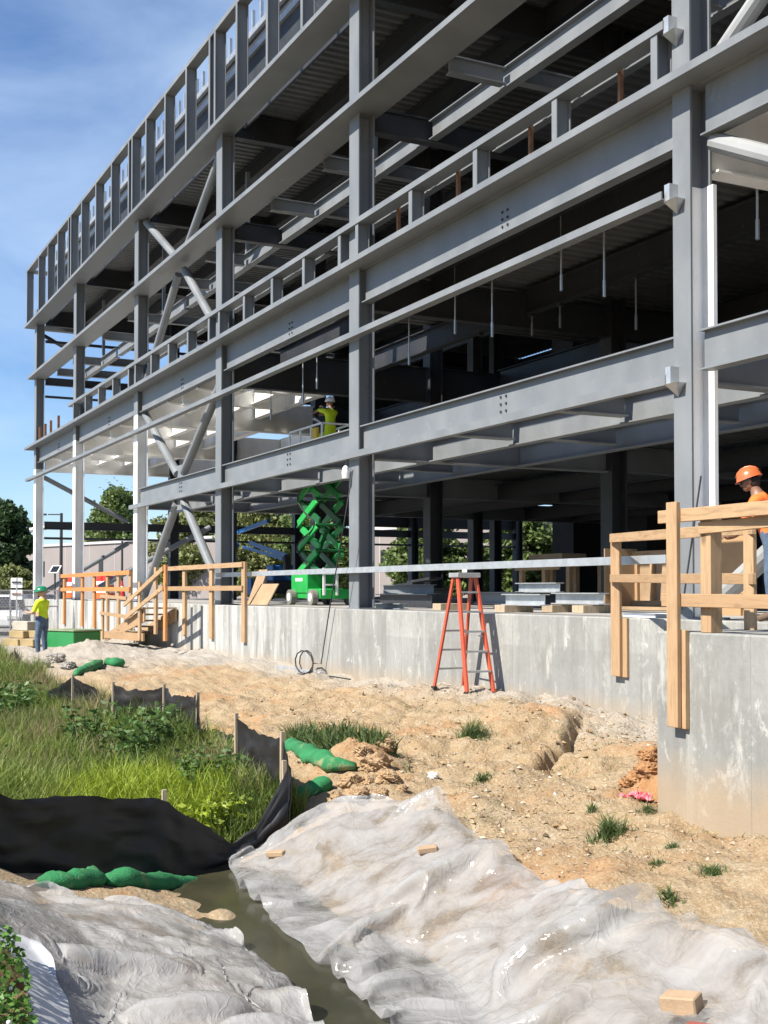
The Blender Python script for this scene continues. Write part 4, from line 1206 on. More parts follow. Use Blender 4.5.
# ------------------------------------------------------------------ silt fences
t = NT('black_geotextile')
n = t.noise(3, 5)
t.set(Base_Color=t.ramp(n, [(.3, (.008, .008, .009)), (.7, (.020, .020, .022))]), Roughness=.5, Specular_IOR_Level=.4)
t.bump(t.node('ShaderNodeTexWave', {'Vector': t.coord((1, 1, 1)), 'Scale': 60.0, 'Distortion': 1.0}).outputs['Fac'], .1, .004)
M['silt'] = t.m
t = NT('thin_black_geotextile')
t.set(Base_Color=t.ramp(t.noise(5, 5), [(.3, (.006, .006, .007)), (.7, (.014, .014, .016))]), Roughness=.6, Alpha=.975, Specular_IOR_Level=.3)
M['silt_thin'] = t.m
def silt_fence(label, stations, thin, seed, stakes, sag=.1, stretch=1):
    """stations: (x, y, height above ground); stakes: (x, y, height)"""
    c = stations[len(stations) // 2]
    g = thing('silt_fence', label, 'silt fence', (c[0], c[1], float(terrain(c[0], c[1]))), 0)
    S = np.array(stations, float)
    seglen = np.r_[0, np.cumsum(np.linalg.norm(np.diff(S[:, :2], axis=0), axis=1))]
    n = max(30, int(seglen[-1] / .05)); nv = 16
    s = np.linspace(0, seglen[-1], n)
    x = np.interp(s, seglen, S[:, 0]); y = np.interp(s, seglen, S[:, 1]); h = np.interp(s, seglen, S[:, 2])
    k = np.searchsorted(seglen, s, 'right') - 1; k = np.clip(k, 0, len(seglen) - 2)
    q = (s - seglen[k]) / (seglen[k + 1] - seglen[k])
    h = h - sag * 4 * q * (1 - q) * np.minimum(1, (seglen[k + 1] - seglen[k]))
    v = np.linspace(0, 1, nv)[:, None]
    tx, ty = np.gradient(x), np.gradient(y)
    L_ = np.hypot(tx, ty); nx_, ny_ = -ty / L_, tx / L_
    z0 = terrain(x, y) - .03
    z = z0[None] + v * (h + .03)[None]
    off = .10 * fbm(s[None] * 1.6 + v * .8, v * 1.3 + s[None] * .3, 3, seed) * (1 - .55 * v) + .035 * fbm(s[None] * 5 + v * 2.6, v * 2.0 - s[None] * 1.5, 3, seed + 5) * (1.1 - v) + .05 * fbm(s[None] * 2.2 - v * 4, v * 6 + s[None] * 2, 3, seed + 8, .6) + .012 * np.abs(fbm(s[None] * 6 + v * 5, v * 9, 2, seed + 12))
    off = off * np.minimum(1, .25 + 3 * np.minimum(q, 1 - q))[None]
    V = np.stack([x[None] + nx_[None] * off, y[None] + ny_[None] * off, z], -1)
    ii = (np.arange(nv - 1)[:, None] * n + np.arange(n - 1)[None]).ravel()
    o = np_mesh('fabric', V.reshape(-1, 3), np.stack([ii, ii + 1, ii + n + 1, ii + n], 1), M['silt_thin' if thin else 'silt'])
    o.location = -g.location; o.parent = g
    for (sx, sy, sh) in stakes:
        z0 = float(terrain(sx, sy))
        put(MB().bar((sx, sy, z0 - .1), (sx + .01 * random.uniform(-3, 3), sy, z0 + sh), .042, .038, (0, 1, 0)), 'stake', M['wood_old'], g)
    return g
def gp(px, py, z=None):
    q = at(px, py, Z=z) if z is not None else hit(px, py)
    return q[0], q[1]
A_ = []
def st_at(px, pytop, X, Y):
    """height of a station whose top shows at picture row pytop"""
    z = CAM.z + (591 - pytop) / FPX * ((X - CAM.x) * _f.x + (Y - CAM.y) * _f.y)
    return (X, Y, z - float(terrain(X, Y)))
front = [st_at(-140, 772, -9.6, -10.1), st_at(-20, 784, -10.2, -8.95), st_at(90, 795, -10.5, -8.0), st_at(172, 800, -10.72, -7.22), st_at(205, 822, -10.85, -6.86), st_at(238, 842, -10.95, -6.55), st_at(268, 826, -10.95, -6.28), st_at(298, 766, -10.86, -5.99)]
silt_fence('heavy black silt fence crossing the ditch in front of the tall grass', front, False, 3, [st_at(172, 789, -10.83, -7.22), st_at(298, 760, -10.95, -5.99)], .02)
mid = [st_at(298, 768, -10.92, -5.93), st_at(281, 738, -11.35, -5.86), st_at(262, 735, -11.9, -5.82), st_at(232, 718, -12.85, -5.8)]
silt_fence('sagging black silt fence with two stakes beside the green socks', mid, True, 9, [st_at(281, 731, -11.35, -5.86), st_at(232, 713, -12.85, -5.8)], .05)
rear = [(-12.95, -5.82, .46), (-13.9, -5.82, .30), st_at(197, 694, -15.35, -5.45), st_at(180, 695, -16.4, -5.4), st_at(163, 687, -17.4, -5.3), st_at(140, 688, -17.9, -5.6), st_at(124, 684, -18.2, -5.85), (-19.0, -5.75, .30), (-19.9, -5.66, .34)]
silt_fence('black silt fence with three stakes, one end drooping to the ground', rear, True, 14, [st_at(197, 692, -15.35, -5.45), st_at(163, 684, -17.4, -5.3), st_at(124, 682, -18.2, -5.85)], .06)
silt_fence('small torn black silt fence remnant at the far edge of the grass', [st_at(88, 692, -20.0, -5.65), st_at(74, 676, -20.8, -5.9), st_at(60, 690, -21.9, -6.1)], True, 17, [st_at(74, 674, -20.8, -5.9)], .02)
silt_fence('pointed black silt fence scrap farthest left, near the feet of the man in lime', [st_at(28, 672, -27.4, -5.4), st_at(22, 650, -28.2, -5.6), st_at(14, 670, -29, -5.8)], True, 19, [st_at(22, 648, -28.2, -5.6)], .02)

# ------------------------------------------------------------------ green filter socks
t = NT('green_mesh_sock')
n = t.noise(5, 5)
sp = t.node('ShaderNodeSeparateXYZ', {'Vector': t.node('ShaderNodeNewGeometry').outputs['Normal']})
t.set(Base_Color=t.mix(t.ramp(t.noise(2.5, 6, None, .65), [(.56, 0), (.68, .75)]), t.ramp(n, [(.3, (.012, .125, .042)), (.7, (.02, .20, .065))]), (.27, .24, .13)), Roughness=.85)
t.bump(t.node('ShaderNodeTexVoronoi', {'Vector': t.coord(), 'Scale': 70.0}).outputs['Distance'], .6, .006)
M['sock'] = t.m
def sock(label, pts, r, seed):
    P_ = resample([(*p[:2], float(terrain(p[0], p[1])) + r * .5) for p in pts], 26)
    n = 14
    q = np.linspace(0, 1, 26)
    rs = r * np.minimum(1, 1.35 * np.sqrt(np.clip(np.sin(np.pi * np.clip(q * .97 + .015, 0, 1)), 0, 1)) + .12) * (1 + .18 * fbm(q * 6, q * 0 + seed, 3, seed))
    mb = MB().tube(P_, list(rs), n)
    o = mb.build('filter_sock', M['sock'], smooth=True)
    for v in o.data.vertices:
        g0 = float(terrain(v.co.x, v.co.y))
        v.co.z = g0 + (v.co.z - g0) * .8 + .05 * float(fbm(v.co.x * 7, v.co.y * 7 + v.co.z * 5, 4, seed, .65))
        zt = float(terrain(v.co.x, v.co.y)) - .01
        if v.co.z < zt: v.co.z = zt
    return tag(o, label, 'filter sock')
def gxy(*pp): return [hit(x, y) for x, y in pp]
sock('short pointed green filter sock under the black fence, partly under the plastic', gxy((38, 886), (62, 887), (86, 885), (104, 884)), .1, 2)
sock('long green filter sock lying in front of the black fence at the water', gxy((106, 886), (140, 887), (175, 882), (207, 873)), .115, 4)
sock('green filter sock ending at the clay clods beside the sagging fence', gxy((286, 748), (310, 760), (330, 770), (356, 771)), .115, 6)
sock('green filter sock nearest the plastic sheet, below the clay clods', gxy((296, 802), (312, 794), (330, 787)), .105, 8)
sock('narrow green filter sock on the gravel heap behind the grass', gxy((76, 676), (90, 669), (101, 664)), .12, 10)
sock('green sock scrap on the gravel, just right of the narrow sock', gxy((106, 664), (116, 665), (124, 666)), .12, 12)

# ------------------------------------------------------------------ grass and weeds
def blades(name, X, Y, H, mat, w=.007, lean=.45, seed=1, tint=None, parent=None, zoff=-.02, base=None):
    r = np.random.default_rng(seed)
    n = len(X)
    Z = (terrain(X, Y) if base is None else base) + zoff
    az = r.uniform(0, 2 * np.pi, n); ln = lean * r.uniform(.2, 1.3, n); fa = r.uniform(0, 2 * np.pi, n)
    dx, dy = np.cos(az), np.sin(az); wx, wy = np.cos(fa), np.sin(fa)
    V = np.zeros((n, 7, 3))
    for k, q in enumerate((0, .4, .75, 1.0)):
        cx_ = X + dx * H * ln * q ** 2; cy_ = Y + dy * H * ln * q ** 2; cz = Z + H * (q - .28 * ln * q ** 2.5)
        ww = w * (1 - q ** 1.7)
        if k < 3:
            V[:, 2 * k] = np.stack([cx_ - wx * ww, cy_ - wy * ww, cz], 1); V[:, 2 * k + 1] = np.stack([cx_ + wx * ww, cy_ + wy * ww, cz], 1)
        else: V[:, 6] = np.stack([cx_, cy_, cz], 1)
    b = (np.arange(n) * 7)[:, None]
    F = np.concatenate([b + np.array([[0, 1, 3]]), b + np.array([[0, 3, 2]]), b + np.array([[2, 3, 5]]), b + np.array([[2, 5, 4]]), b + np.array([[4, 5, 6]])])
    ti = np.clip((tint if tint is not None else .5) + r.normal(0, .22, n), 0, 1)
    return np_mesh(name, V.reshape(-1, 3), F, mat, parent, True, {'tint': np.repeat(ti, 7)})
r = np.random.default_rng(5)
n = 190000
X = -10.9 - 24 * r.random(n) ** 1.7; Y = r.uniform(-13.5, -5.2, n)
edge = -5.75 + .25 * fbm(X * .8, X * 0, 3, 61) + .3 * sstep(-13, -16, X)
bord = -10.95 + .45 * np.clip((-7.2 - Y) / 2, 0, 2)
keep = (Y < edge) & (X < bord - .1) & (Y > -13.5 + 0 * X)
X, Y = X[keep], Y[keep]
pat = fbm(X * .55, Y * .55, 3, 81); pat2 = fbm(X * 1.3, Y * 1.3, 3, 83)
lime = (np.exp(-((X + 12.6) / 1.5) ** 2 - ((Y + 6.9) / .9) ** 2) + .35 * pat2) > .45
dry = (fbm(X * .9, Y * .9, 3, 95) > .22) & ~lime
Hh = (.44 + .20 * pat + .10 * r.normal(0, 1, len(X))).clip(.12, .85)
Hh *= 1 - .35 * sstep(-11.8, -11, X)
green = ~lime & ~(dry & (r.random(len(X)) < .5))
tint = .38 + .45 * pat2 + .25 * pat
g_ = blades('meadow_grass', X[green], Y[green], Hh[green], M['grass'], .0085, .55, 2, tint[green])
tag(g_, 'tall mixed green meadow grass filling the swale behind the black silt fence', 'grass', kind='stuff')
g_ = blades('lime_grass', X[lime], Y[lime], Hh[lime] * .95, M['grass_lime'], .009, .65, 3, tint[lime])
tag(g_, 'bright yellow-green grass just behind the front silt fence', 'grass', kind='stuff')
dd = dry & ~green
g_ = blades('dry_grass', X[dd], Y[dd], Hh[dd] * 1.08, M['grass_dry'], .007, .5, 4)
tag(g_, 'dry brownish grass stalks scattered through the meadow', 'grass', kind='stuff')
# weeds in front of the tan bank, beside the socks
n = 9000
q = r.random((n, 2))
X = -14.9 + 3.4 * q[:, 0]; Y = -5.3 + 1.5 * q[:, 1]
k_ = (fbm(X * 1.1, Y * 1.6, 3, 99) > -.05) & (Y > -5.3 + .28 * (X + 14.9)) & (Y < -3.85 - .1 * (X + 14.9))
g_ = blades('bank_weeds', X[k_], Y[k_], r.uniform(.1, .34, k_.sum()), M['tuft'], .01, .7, 6)
tag(g_, 'low dark weeds growing on the bank round the green socks', 'weeds', kind='stuff')
def leaf_cards(C, size, seed, up=.3, asp=.5):
    """leaf faces: a bent rhombus at each centre"""
    r = np.random.default_rng(seed)
    n = len(C)
    d = r.normal(0, 1, (n, 3)); d[:, 2] = np.abs(d[:, 2]) * up; d /= np.linalg.norm(d, axis=1)[:, None]
    s_ = np.cross(d, r.normal(0, 1, (n, 3))); s_ /= np.linalg.norm(s_, axis=1)[:, None] + 1e-9
    L_ = (size * r.uniform(.6, 1.3, n))[:, None]
    nn = np.cross(d, s_)
    V = np.stack([C - d * L_ * .5, C + s_ * L_ * asp * .5 + nn * L_ * .1, C + d * L_ * .5, C - s_ * L_ * asp * .5 + nn * L_ * .1], 1)
    b = (np.arange(n) * 4)[:, None]
    F = b + np.array([[0, 1, 2, 3]])
    return V.reshape(-1, 3), F
def weed(label, px, py, rad, h, nl, size, seed, mat='weed', name='weed_plant', at_xy=None):
    x, y = at_xy if at_xy else hit(px, py)[:2]
    z = float(terrain(x, y))
    g = thing(name, label, 'weed', (x, y, z), 0, 'leafy weeds among the grass')
    r = np.random.default_rng(seed)
    st_ = MB(); C = []
    for k in range(max(5, nl // 40)):
        a_, rr = r.uniform(0, 6.28), rad * math.sqrt(r.random())
        tip = Vector((rr * math.cos(a_), rr * math.sin(a_), h * r.uniform(.6, 1)))
        st_.tube([(tip.x * .3, tip.y * .3, -.03), (tip.x * .7, tip.y * .7, tip.z * .5), tip], [.008, .006, .003], 5)
        for q in range(40):
            f_ = r.uniform(.25, 1.05)
            C.append([tip.x * (.3 + .7 * f_) + r.normal(0, rad * .16), tip.y * (.3 + .7 * f_) + r.normal(0, rad * .16), tip.z * f_ + r.normal(0, .03)])
    V, F = leaf_cards(np.array(C), size, seed)
    o = np_mesh('foliage', V, F, M[mat], g, True, {'tint': np.repeat(r.random(len(C)) * .9, 4)})
    st_.build('stem', M['tuft'], g)
    return g
weed('dark leafy weed, tallest green clump in front of the rear silt fence', 0, 0, .55, .85, 700, .10, 1, at_xy=(-15.0, -6.3))
weed('small leafy weed just left of the dark clump', 0, 0, .35, .7, 400, .09, 2, at_xy=(-16.6, -6.6))
weed('round leafy weed at the back of the meadow by the torn fence remnant', 0, 0, .8, .8, 900, .11, 3, at_xy=(-21.5, -6.9))
weed('pale leafy weed low behind the dip of the front silt fence', 0, 0, .3, .42, 480, .085, 4, 'grass_lime', at_xy=(-11.45, -6.55))
weed('leafy weed with narrow leaves beside the sagging silt fence stake', 0, 0, .35, .6, 480, .08, 5, at_xy=(-12.5, -6.25))
weed('leafy weed by the left picture edge behind the fence', 0, 0, .4, .6, 400, .09, 6, at_xy=(-13.4, -8.6))
def tuft(label, px, py, rad, h, n, seed):
    x, y = hit(px, py)[:2]
    z = float(terrain(x, y))
    r = np.random.default_rng(seed)
    rr = rad * np.abs(r.normal(0, .55, n)); a_ = r.uniform(0, 6.28, n)
    X, Y = x + rr * np.cos(a_), y + rr * np.sin(a_)
    o = blades('grass_tuft', X, Y, h * r.uniform(.3, 1.25, n) * (1 - .5 * rr / rad), M['tuft'], .0055, 1.0, seed)
    o.data.transform(Matrix.Translation((-x, -y, -z))); o.location = (x, y, z)
    return tag(o, label, 'grass tuft', 'grass tufts on the tan slope')
for k, a in enumerate([('thick grass tuft alone on the slope below the step ladder', 472, 738, .22, .3, 420), ('small grass tuft lower left of the one below the ladder', 482, 782, .14, .14, 150), ('dark spiky grass tuft left of the dock corner', 609, 836, .2, .24, 420),
     ('grass tuft at the foot of the dock corner by the pink scrap', 648, 812, .14, .1, 200), ('low grass tuft left of the flattest one on the dock slope', 657, 866, .1, .09, 130), ('flat grass tuft at the right on the slope under the dock', 712, 874, .13, .1, 420),
     ('tiny grass tuft midway between the spiky tuft and the dock', 672, 848, .07, .08, 260), ('greyish grass tuft beside the far edge of the plastic sheet', 668, 902, .12, .12, 150), ('sparse grass sprig left of the spiky tuft', 592, 812, .06, .14, 90)]):
    tuft(*a, 40 + k)
# thin sprigs coming up all over the slope
n = 30000
X = -7 - 9.5 * r.random(n); Y = -5.4 + 4.6 * r.random(n)
k_ = (fbm(X * 2.3, Y * 2.3, 3, 201, .7) > .30) & ~((X > -8.75) & (Y > -3.35)) & (r.random(n) < .4)
o = blades('slope_sprigs', X[k_], Y[k_], r.uniform(.02, .09, k_.sum()), M['tuft'], .0045, 1.2, 7)
tag(o, 'thin scattered sprigs on the tan slope', 'weeds', kind='stuff')
k_ = (fbm(X * 1.5, Y * 1.5, 3, 207, .7) > .15) & ~((X > -8.75) & (Y > -3.35)) & (r.random(n) < .05)
o = blades('straw', X[k_], Y[k_], r.uniform(.05, .16, k_.sum()), M['grass_dry'], .005, 2.6, 8)
tag(o, 'bits of dry straw lying on the tan slope', 'straw', kind='stuff')
# clover in the corner
n = 9000
q = r.random((n, 2))
c0 = hit(-20, 1000)
X = c0[0] - 1.6 + 3.0 * q[:, 0]; Y = c0[1] - .9 + 1.6 * q[:, 1]
ub = resample(uppB, 200)
def inside(X, Y):
    d = np.min(np.hypot(X[:, None] - ub[None, :, 0], Y[:, None] - ub[None, :, 1]), 1)
    i = np.argmin(np.hypot(X[:, None] - ub[None, :, 0], Y[:, None] - ub[None, :, 1]), 1)
    i = np.clip(i, 1, len(ub) - 2)
    tx, ty = ub[i + 1, 0] - ub[i - 1, 0], ub[i + 1, 1] - ub[i - 1, 1]
    cr_ = tx * (Y - ub[i, 1]) - ty * (X - ub[i, 0])
    return (cr_ < 0) | (d < .03)
k_ = inside(X, Y)
X, Y = X[k_], Y[k_]
Zc = bed_at(X, Y) + .10 + .10 * r.random(len(X)) + .05 * fbm(X * 4, Y * 4, 2, 3)
V, F = leaf_cards(np.stack([X, Y, Zc], 1), .038, 9, .25, .85)
o = np_mesh('clover', V, F, M['clover'], None, True, {'tint': np.repeat(np.clip(r.normal(.5, .25, len(X)), 0, 1), 4)})
tag(o, 'green clover leaves in the lower left corner', 'clover', kind='stuff')
mb = MB()
for k in range(0, len(X), max(1, len(X) // 28)):
    mb.ball((X[k], Y[k], Zc[k] + .04), (.010) * random.uniform(.7, 1.2), 6, 4)
tag(mb.build('clover_flowers', M['white_paint'], smooth=True), 'tiny white clover flowers in the lower left corner', 'flowers', kind='stuff')

# ------------------------------------------------------------------ stones and clods
def pebbles(X, Y, S, seed, flat=.6):
    r = np.random.default_rng(seed)
    n = len(X)
    J_ = r.uniform(-.35, .35, (n, 6, 3))
    O = np.array([[1, 0, 0], [-1, 0, 0], [0, 1, 0], [0, -1, 0], [0, 0, 1], [0, 0, -1]], float)
    V = (O[None] * r.uniform(.6, 1.3, (n, 6, 1)) + J_) * S[:, None, None]
    V[..., 2] *= flat
    a_ = r.uniform(0, 6.28, n); c, s = np.cos(a_)[:, None], np.sin(a_)[:, None]
    V = np.stack([V[..., 0] * c - V[..., 1] * s, V[..., 0] * s + V[..., 1] * c, V[..., 2]], -1)
    V += np.stack([X, Y, terrain(X, Y) + S * .15], 1)[:, None]
    F0 = np.array([[0, 2, 4], [2, 1, 4], [1, 3, 4], [3, 0, 4], [2, 0, 5], [1, 2, 5], [3, 1, 5], [0, 3, 5]])
    F = ((np.arange(n) * 6)[:, None, None] + F0[None]).reshape(-1, 3)
    return V.reshape(-1, 3), F
n = 26000
X = -7 - 15 * r.random(n) ** 1.4; Y = -5.3 + 5.0 * r.random(n)
k_ = (Y > -5.6 + .25 * fbm(X, X * 0, 2, 2)) & ~((X > -8.75) & (Y > -3.35)) & (fbm(X * .8, Y * .8, 4, 66, .7) + .16 * r.normal(0, 1, n) > .06)
X, Y = X[k_], Y[k_]
S = .004 + .012 * r.random(len(X)) ** 4 + .035 * r.random(len(X)) ** 30
V, F = pebbles(X, Y, S, 4)
t = NT('pale_stone'); t.set(Base_Color=t.ramp(t.node('ShaderNodeAttribute', attribute_name='tint').outputs['Fac'], [(0, (.07, .055, .035)), (.3, (.20, .14, .08)), (.6, (.34, .27, .19)), (1, (.52, .47, .39))]), Roughness=.9)
M['stone'] = t.m
tag(np_mesh('gravel', V, F, t.m, None, False, {'tint': np.repeat(r.random(len(X)), 6)}), 'loose pale gravel strewn over the tan slope', 'gravel', kind='stuff')
n = 2600
X2 = -7 - 13 * r.random(n) ** 1.2; Y2 = -5.2 + 4.9 * r.random(n)
k_ = ~((X2 > -8.9) & (Y2 > -3.5)) & (fbm(X2 * 1.1, Y2 * 1.1, 4, 71, .7) > .10)
X2, Y2 = X2[k_], Y2[k_]
V, F = pebbles(X2, Y2, .010 + .032 * r.random(len(X2)) ** 3, 6, .75)
t = NT('soil_lump'); t.set(Base_Color=t.ramp(t.node('ShaderNodeAttribute', attribute_name='tint').outputs['Fac'], [(0, (.22, .135, .065)), (.5, (.34, .235, .13)), (1, (.43, .34, .22))]), Roughness=.95); t.bump(t.noise(40, 4), .5, .01)
tag(np_mesh('soil_lumps', V, F, t.m, None, False, {'tint': np.repeat(r.random(len(X2)), 6)}), 'crumbled lumps of tan soil scattered over the slope', 'soil lumps', kind='stuff')
M['clod'] = basic('clay_clod', (.33, .225, .125), .95, .25, 7, 0, .8)
M['clod_grey'] = basic('grey_rubble', (.30, .28, .25), .95, .2, 7, 0, .6)
def clod(name, label, px, py, s, seed, mat='clod', group=None, flat=.7):
    q = hit(px, py)
    bm = bmesh.new()
    bmesh.ops.create_icosphere(bm, subdivisions=4, radius=1)
    rr = random.Random(seed)
    ox = rr.uniform(0, 50)
    for v in bm.verts:
        d = 1 + .75 * float(fbm(v.co.x * 1.7 + ox, v.co.y * 1.7 + v.co.z * 2.3, 5, seed, .68))
        v.co = Vector((v.co.x * d * s, v.co.y * d * s * rr.uniform(.98, 1.02), v.co.z * d * s * flat))
    me = bpy.data.meshes.new(name)
    bm.to_mesh(me); bm.free()
    me.materials.append(M[mat])
    o = bpy.data.objects.new(name, me); col.objects.link(o)
    o.location = (q[0], q[1], float(terrain(q[0], q[1])) + s * .12)
    return tag(o, label, 'clod' if mat.startswith('clod') else 'rock', group)
for k, (lb, px, py, s) in enumerate([('largest tan clay clod at the end of the green sock', 374, 766, .16), ('tan clay clod between the two green socks', 350, 784, .13), ('crumbly tan clod nearest the plastic sheet top', 358, 798, .13), ('tan clay clod right of the largest one', 388, 780, .12),
        ('tan clod at the upper end of the clod heap', 384, 748, .12), ('small tan clod left of the heap under the sock', 338, 800, .08), ('small tan clod in the middle of the heap', 366, 784, .09), ('small tan clod at the right foot of the heap', 380, 796, .08), ('small tan clod topmost of the heap', 372, 738, .07), ('small tan clod leaning on the largest one', 362, 752, .09), ('lone tan clod right of the heap', 402, 790, .06)]):
    clod('clay_clod', lb, px, py, s, 100 + k, group='clay clods by the green socks')
for k, (lb, px, py, s) in enumerate([('grey rubble lump left on the gravel heap behind the grass', 42, 668, .2), ('grey rubble lump on top of the gravel heap', 56, 661, .22), ('grey rubble lump right of the narrow green sock', 68, 668, .17)]):
    clod('rubble_lump', lb, px, py, s, 120 + k, 'clod_grey', 'rubble behind the grass')
for k, (lb, px, py, s_) in enumerate([('large orange clay lump against the corner of the dock block', 648, 772, .13), ('orange clay lump above the pink scrap', 636, 780, .10), ('topmost orange clay lump of the cut by the dock corner', 650, 758, .11), ('smallest orange clay lump left of the cut by the dock corner', 626, 784, .07)]):
    clod('clay_lump', lb, px, py, s_, 140 + k, 'clod_orange', 'orange clay lumps by the dock')
clod('stone', 'white stone lying on the slope below the ladder', 433, 777, .05, 131, 'white_paint')
clod('stone', 'pale stone at the water edge under the folded plastic', 314, 942, .12, 133)
# blocks weighing the plastic down
def on_sheet(px, py, P):
    o = np.array(CAM); d = np.array(_f + _r * (px - 384) / FPX + _u * (CYP - py) / FPX); d /= np.linalg.norm(d)
    q = P.reshape(-1, 3) - o
    t_ = q @ d
    m = np.linalg.norm(q - t_[:, None] * d, axis=1)
    ok = m < .05
    k = np.where(ok)[0][np.argmin(t_[ok])] if ok.any() else np.argmin(m)
    return P.reshape(-1, 3)[k]
for k, (lb, px, py, sx, sy, sz, rz, m) in enumerate([('tan concrete block holding down the plastic sheet near the bottom right', 681, 1002, .20, .13, .1, .5, 'brick'), ('tan block on the plastic at the left tip, beside the fence dip', 272, 852, .18, .09, .05, .7, 'brick'),
        ('tan block half under the plastic fold at its top edge', 425, 845, .16, .08, .05, 1.2, 'brick'), ('red brick at the bottom edge beside the tan block', 706, 1028, .19, .09, .06, .3, 'brick_red')]):
    q = on_sheet(px, py, PR)
    o = MB().box(-sx / 2, sx / 2, -sy / 2, sy / 2, 0, sz).build('paving_block' if m == 'brick' else 'brick', M[m], bevel=.008)
    o.location = (q[0], q[1], q[2] - .015); o.rotation_euler = (.08, -.12, rz)
    tag(o, lb, 'block' if m == 'brick' else 'brick')
q = hit(636, 798)
mb = MB()
gxn = 16
for j in range(gxn):
    for i in range(gxn):
        u, v = i / (gxn - 1) - .5, j / (gxn - 1) - .5
        xx, yy = q[0] + u * .28 + .05 * float(fbm(u * 5, v * 5, 2, 3)), q[1] + v * .2 + .06 * float(fbm(u * 5, v * 5, 2, 8))
        mb.v.append((xx, yy, float(terrain(xx, yy)) + .02 + .09 * abs(float(fbm(u * 6, v * 6, 3, 5, .7)))))
for j in range(gxn - 1):
    for i in range(gxn - 1):
        mb.f.append((j * gxn + i, j * gxn + i + 1, (j + 1) * gxn + i + 1, (j + 1) * gxn + i)); mb.m.append(0)
tag(mb.build('plastic_scrap', M['pink']), 'crumpled pink plastic scrap lying by the corner of the dock block', 'scrap')

# ------------------------------------------------------------------ things on the slab
def sx_at(px, Y, z=0.0): return at(px, 598, Y=Y).x
def beam(label, px0, px1, Y, z0, h, b, mat, dy=0):
    x0, x1 = sx_at(px0, Y), sx_at(px1, Y)
    o = MB().ibeam((-(x1 - x0) / 2, 0, h / 2), ((x1 - x0) / 2, 0, h / 2), h, b, .02, .014).build('steel_beam', M[mat])
    o.location = ((x0 + x1) / 2, Y, z0 - .01)
    o.rotation_euler = (0, 0, dy)
    return tag(o, label, 'steel beam', 'loose steel beams on the slab')
beam('pale loose steel beam on the slab behind the ladder top, nearest the edge', 506, 545, 1.1, .12, .2, .2, 'galv')
beam('short pale steel beam on wood blocks right of the ladder', 556, 604, 1.9, .14, .2, .22, 'galv')
beam('pale steel beam raised on the stack in front of the timber table', 519, 560, 3.6, .34, .2, .2, 'galv')
beam('dark steel beam at the bottom of the stack in front of the timber table', 498, 556, 3.9, .0, .33, .25, 'steel_dark')
beam('grey steel beam stretched behind the ladder legs', 478, 520, 3.0, .1, .25, .2, 'steel')
beam('dark steel beam right of the second column, on the slab', 380, 432, 2.4, .0, .3, .25, 'steel_dark')
beam('grey steel beam crosswise on the dark beam right of the second column', 392, 425, 2.7, .3, .22, .2, 'steel', .3)
beam('thin grey steel beam flat on the slab edge right of the second column', 376, 404, .9, .0, .12, .2, 'steel')
beam('dark steel beam deepest in the pile left of the ladder', 405, 446, 4.6, .0, .45, .3, 'steel_dark', .1)
for k, (px, Y, lb) in enumerate([(561, 1.9, 'left timber block under the short pale beam'), (592, 1.9, 'right timber block under the short pale beam'), (514, 1.1, 'timber block under the nearest pale beam'), (450, 1.3, 'brown timber block on the slab edge left of the ladder')]):
    x = sx_at(px, Y)
    o = MB().box(-.16, .16, -.3, .3, 0, .13).build('timber_block', M['wood_old'], bevel=.006); o.location = (x, Y, -.012)
    tag(o, lb, 'timber block')
# angled pile of offcut plates left of the ladder
x = sx_at(400, 3.4)
g = thing('offcut_pile', 'dark pile of steel offcuts and plates left of the ladder', 'pile', (x, 3.4, 0))
for k in range(6):
    rr = random.Random(k)
    cx_ = x + rr.uniform(-.9, .9)
    put(MB().bar((cx_ - .5, 3.3 + .12 * k, .08 + .1 * k), (cx_ + .5, 3.5 + .1 * k, .12 + .11 * k), .35, .06), 'plate', M['steel_dark' if k % 3 else 'steel'], g)
# timber table
xa, xb = sx_at(521, 6), sx_at(571, 6)
g = thing('timber_table', 'makeshift timber work table on the slab behind the loose beams', 'work table', ((xa + xb) / 2, 6.4, 0))
for x in (xa + .06, (xa + xb) / 2, xb - .06):
    for y in (6.0, 6.9): put(MB().box(x - .07, x + .07, y - .05, y + .05, -.012, 1.0), 'leg', W, g)
put(MB().box(xa - .1, xb + .15, 5.9, 7.0, 1.0, 1.06), 'table_top', M['ply'], g)
put(MB().box(xa - .1, xb - .3, 5.88, 5.92, .86, .98), 'apron', WX, g)
put(MB().box(xa + .2, xb - .5, 6.1, 6.8, 1.061, 1.25), 'crate', M['ply'], g)
# open plywood box with studs
xa, xb = sx_at(606, 4.2), sx_at(672, 4.2)
g = thing('plywood_bin', 'open plywood bin with timber studs, in shade left of the white sided column', 'wooden bin', ((xa + xb) / 2, 4.6, 0))
put(MB().box(xa, xb, 5.0, 5.03, .1, 1.15), 'back_panel', M['ply'], g)
for k in range(5):
    x = xa + (xb - xa) * k / 4
    put(MB().box(x - .05, x + .05, 4.93, 4.998, .1, 1.15), 'stud', W, g)
for z in (.12, 1.1): put(MB().box(xa - .05, xb + .05, 4.86, 4.928, z - .05, z + .05), 'plate', WX, g)
put(MB().box(xa - .06, xa - .03, 4.2, 5.0, .0, 1.2), 'side_panel', M['ply'], g)
put(MB().box(xa, xb, 4.2, 4.92, .0, .06), 'floor_panel', M['ply'], g)
# brown boards behind the man in orange
x0, x1 = sx_at(722, 2.6), sx_at(744, 2.6)
o = MB().box(x0, x1, 2.6, 2.64, -.01, 1.2).box(x0 + .02, x1 - .02, 2.55, 2.598, -.01, .32).build('brown_board', M['card'])
tag(o, 'brown board standing upright right of the white sided column, behind the rails', 'board')
